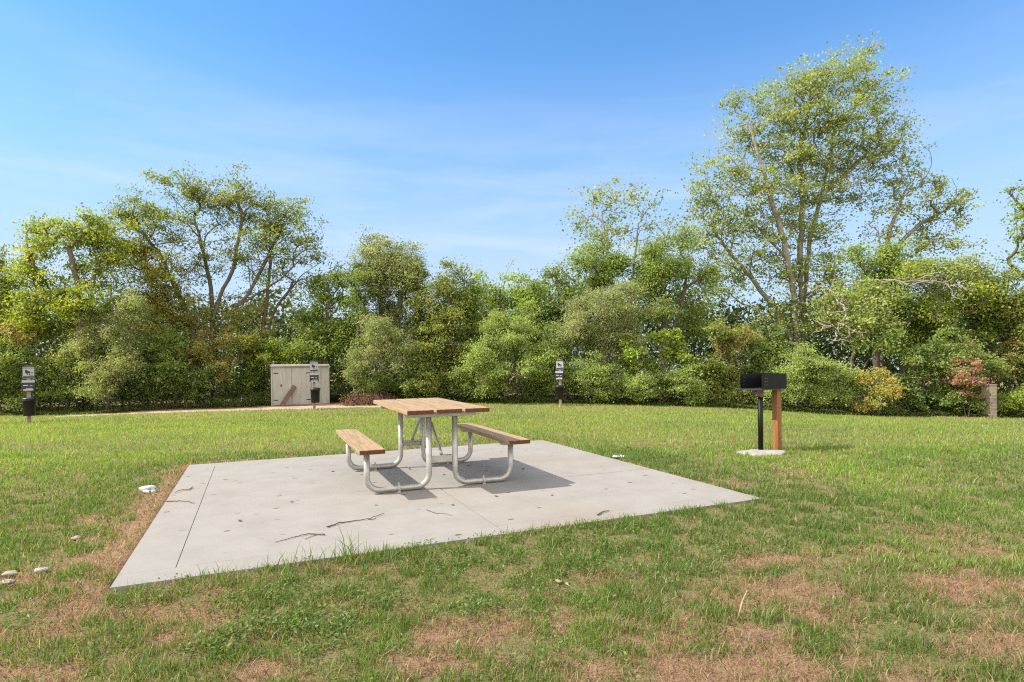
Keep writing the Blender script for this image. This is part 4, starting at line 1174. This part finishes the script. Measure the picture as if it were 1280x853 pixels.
plant('red_shrub', 'dusty red leaved shrub just left of the brick pillar', SH, 25.3, 1208, [(1204, 458, 17, 15), (1210, 476, 17, 14), (1213, 441, 11, 11, .8), (1195, 472, 11, 13, .8), (1208, 492, 18, 11, .8), (1196, 500, 16, 11, 1, 'dark'), (1218, 503, 15, 10, 1, 'dark')], 'red', (.11, .6), 2.8, sig=.15, rt=.006, rmax=.03, frac=False)
plant('shrub', 'dark shrub low behind the red leaved one', SH, 26.8, 1205, [(1205, 498, 30, 20), (1225, 460, 30, 36), (1190, 440, 28, 30, .9)], 'dark', (.13, .6), 3.3, **sk)
plant('shrub', 'mixed brown and green shrub above the brick pillar', SH, 27.2, 1262, [(1260, 450, 28, 30, 1, 'brown'), (1282, 470, 28, 34), (1300, 440, 30, 40)], 'olive', (.12, .6), 3.2, **sk)
plant('small_shrub', 'low yellow green shrub at the foot of the brick pillar', SH, 25.5, 1268, [(1247, 511, 9, 7, .8, 'mid'), (1224, 512, 9, 7, .8, 'mid'), (1266, 503, 18, 12), (1280, 500, 22, 15), (1300, 495, 24, 20)], 'lime', (.10, .4), 3.0, sig=.15, rt=.006)

# heap of cut, dried brush right of the shed
bp = at(458, 505, 26.6); bz = float(terrain(bp.x, 26.6))
tips = np.concatenate([np.array([bp.x + dx, 26.6, bz + .15]) + ell(n_) * np.array([.75, .5, .38]) for dx, n_ in [(-.6, 40), (.1, 70), (.8, 60)]])
tips[:, 2] = np.maximum(tips[:, 2], bz + .05)
P, PAR, ends = grow([[np.array([bp.x + dx, 26.6, bz]), np.array([bp.x + dx + .5, 26.5, bz + .2])] for dx in (-1.0, -.5, 0, .5)], tips, seg=.2, up=-.05)
bo_ = link('brush_pile', wood_mesh('brush_pile', P, PAR, ends, .014, .03), M['twig'])
n = 2600; lp = tips[rng.integers(len(tips), size=n)] + rng.normal(size=(n, 3)) * .12
lp[:, 2] = np.maximum(lp[:, 2], bz + .02)
lc = np.array([.20, .115, .085]) * rng.uniform(.6, 1.5, (n, 1))
link('dead_leaves', np_mesh('dead_leaves', *leaf_quads(lp, rng.normal(size=(n, 3)), .09 * rng.uniform(.6, 1.3, n), .4, lc)), M['leaf'], bo_)
tag(bo_, 'low heap of reddish brown dead brush at the right end of the path', 'brush pile')

# weedy fringe under the bushes
n = 170000
x = rng.uniform(-34, 34, n)
front = np.interp(x, [-34, -18, -15, -11, -9.5, -6.2, -4, 0, 8, 14, 22, 34], [25.5, 25.4, 26.6, 27.6, 29.6, 29.6, 27.3, 26.2, 25.6, 25.3, 25.3, 25.0])
y = front + rng.gamma(1.3, .9, n) + fbm(x * .8, x * 0 + 3, 5, 3) * .9 - .5
k = ~((x > -10.6) & (x < -5.9) & (y < 29.6))
x, y = x[k], y[k]; n = len(x)
front = front[k]
hgt = (.10 + .55 * fbm(x * 1.1, y * 1.1, 19, 3) ** 2 * 2) * np.clip((y - 25) / 2.0, .35, 1.4) + np.clip(y - front - 1.0, 0, 1.6) * .55
z = terrain(x, y) + rng.random(n) * hgt
cb = np.array([(.085, .12, .03), (.06, .09, .022), (.13, .15, .035), (.16, .14, .05)])[rng.choice(4, n, p=[.4, .35, .17, .08])] * rng.uniform(.7, 1.3, (n, 1))
tag(link('undergrowth', np_mesh('undergrowth', *leaf_quads(np.stack([x, y, z], 1), rng.normal(size=(n, 3)) * .7 + np.array([0, -.2, .6]), .085 * rng.uniform(.6, 1.4, n), .5, cb)), M['leaf']), 'low weedy undergrowth fringing the foot of the bushes', 'undergrowth', kind='stuff')

# the wood that closes the view behind the front trees
n = 150000
x = rng.uniform(-62, 62, n); y = 33.5 + rng.gamma(2.0, 3.2, n)
top = 3.9 + 4.4 * fbm(x * .22, y * .22, 23, 3) + 1.6 * (fbm(x * .9, y * .9, 29, 2) - .5)
top = np.where(np.abs(x + 9.5) < 5, top * .72, top)
z = terrain(x, y) + top * rng.random(n) ** .8
cb = np.array([(.07, .10, .025), (.05, .075, .02), (.10, .125, .03), (.12, .12, .035)])[rng.choice(4, n, p=[.35, .35, .2, .1])] * (.7 + .6 * fbm(x * .5, y * .5, 37, 2)[:, None]) * rng.uniform(.75, 1.3, (n, 1))
tag(link('distant_woodland', np_mesh('distant_woodland', *leaf_quads(np.stack([x, y, z], 1), rng.normal(size=(n, 3)) * .8 + np.array([0, -.1, .5]), .27 * rng.uniform(.6, 1.4, n), .6, cb)), M['leaf']), 'green wood behind the front row of trees', 'woodland', kind='stuff')

# ------------------------------------------------------------------ light and sky
to_sun = Vector((-1.0236, -0.1268, 1.0)).normalized()
el = math.asin(to_sun.z); az = math.atan2(to_sun.x, to_sun.y)
w = bpy.data.worlds.new('World'); S.world = w; w.use_nodes = True
nt = w.node_tree; bg = nt.nodes['Background']
sky = nt.nodes.new('ShaderNodeTexSky'); sky.sky_type = 'NISHITA'; sky.sun_disc = False
sky.sun_elevation = el; sky.sun_rotation = az; sky.air_density = 1.0; sky.dust_density = .35; sky.ozone_density = 2.0
hs = N(nt, 'ShaderNodeHueSaturation', Saturation=1.1, Value=.90); nt.links.new(sky.outputs[0], hs.inputs['Color'])
tc = nt.nodes.new('ShaderNodeTexCoord'); mp = nt.nodes.new('ShaderNodeMapping'); nt.links.new(tc.outputs['Generated'], mp.inputs[0])
mp.inputs['Scale'].default_value = (1.4, 1.4, 9.0); mp.inputs['Rotation'].default_value = (R(4), R(-7), 0); mp.inputs['Location'].default_value = (.35, 0, .1)
cn = noise(nt, mp.outputs[0], 1.5, 7, .6, .35)
cl = ramp(nt, cn, [(.48, (0, 0, 0)), (.74, (.6, .6, .6))])
sx = N(nt, 'ShaderNodeSeparateXYZ'); nt.links.new(tc.outputs['Generated'], sx.inputs[0])
lowc = ramp(nt, sx.outputs[2], [(.08, (1, 1, 1)), (.45, (0, 0, 0))])
cf = N(nt, 'ShaderNodeMath', operation='MULTIPLY'); nt.links.new(cl, cf.inputs[0]); nt.links.new(lowc, cf.inputs[1])
hz = ramp(nt, sx.outputs[2], [(.0, (.92, .92, .92)), (.16, (.78, .78, .78)), (.30, (.40, .40, .40)), (.46, (.10, .10, .10)), (.70, (.0, .0, .0))])
tint = mixc(nt, 1.0, hs.outputs[0], (.55, 1.05, 1.30), 'MULTIPLY')
base = mixc(nt, hz, tint, (2.78, 3.30, 4.15))
front = mixc(nt, cf.outputs[0], base, (4.3, 4.5, 4.9))
# unseen bright cloud added behind the camera as neutral fill light
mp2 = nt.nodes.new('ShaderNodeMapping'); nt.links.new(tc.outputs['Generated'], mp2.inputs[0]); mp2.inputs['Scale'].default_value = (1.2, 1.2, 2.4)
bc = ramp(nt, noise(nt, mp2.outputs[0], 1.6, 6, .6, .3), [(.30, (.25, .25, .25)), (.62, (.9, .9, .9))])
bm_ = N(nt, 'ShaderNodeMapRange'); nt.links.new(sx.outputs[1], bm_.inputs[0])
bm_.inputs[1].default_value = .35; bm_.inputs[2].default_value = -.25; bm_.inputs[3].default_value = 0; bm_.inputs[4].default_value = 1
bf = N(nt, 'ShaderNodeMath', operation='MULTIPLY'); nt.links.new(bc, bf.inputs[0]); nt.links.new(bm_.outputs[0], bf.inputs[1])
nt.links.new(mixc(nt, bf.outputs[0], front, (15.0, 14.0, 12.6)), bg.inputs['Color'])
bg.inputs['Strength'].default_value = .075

sun = bpy.data.lights.new('sun', 'SUN'); sun.energy = 2.8; sun.angle = R(.55); sun.color = (1, .95, .87)
so = bpy.data.objects.new('sun', sun); C.objects.link(so)
so.rotation_euler = (-to_sun).to_track_quat('-Z', 'Y').to_euler()

# ------------------------------------------------------------------ camera
cam = bpy.data.cameras.new('camera'); co = bpy.data.objects.new('camera', cam); C.objects.link(co)
cam.sensor_fit = 'HORIZONTAL'; cam.sensor_width = 36; cam.lens = 36 * F / 1280
cam.shift_y = (HY - 426.5) / 1280
cam.clip_start = .05; cam.clip_end = 2000
co.matrix_world = Matrix.Translation((0, 0, CAM_H)) @ Matrix.Rotation(math.pi / 2, 4, 'X') @ Matrix.Rotation(ROLL, 4, 'Z')
S.camera = co
S.view_settings.view_transform = 'Standard'; S.view_settings.look = 'None'; S.view_settings.gamma = 1
S.view_settings.use_curve_mapping = False
S.view_settings.exposure = 1.6
S.cycles.max_bounces = 8; S.cycles.transparent_max_bounces = 4
S.cycles.use_denoising = False
S.cycles.filter_width = 1.15
S.cycles.sample_clamp_indirect = 4
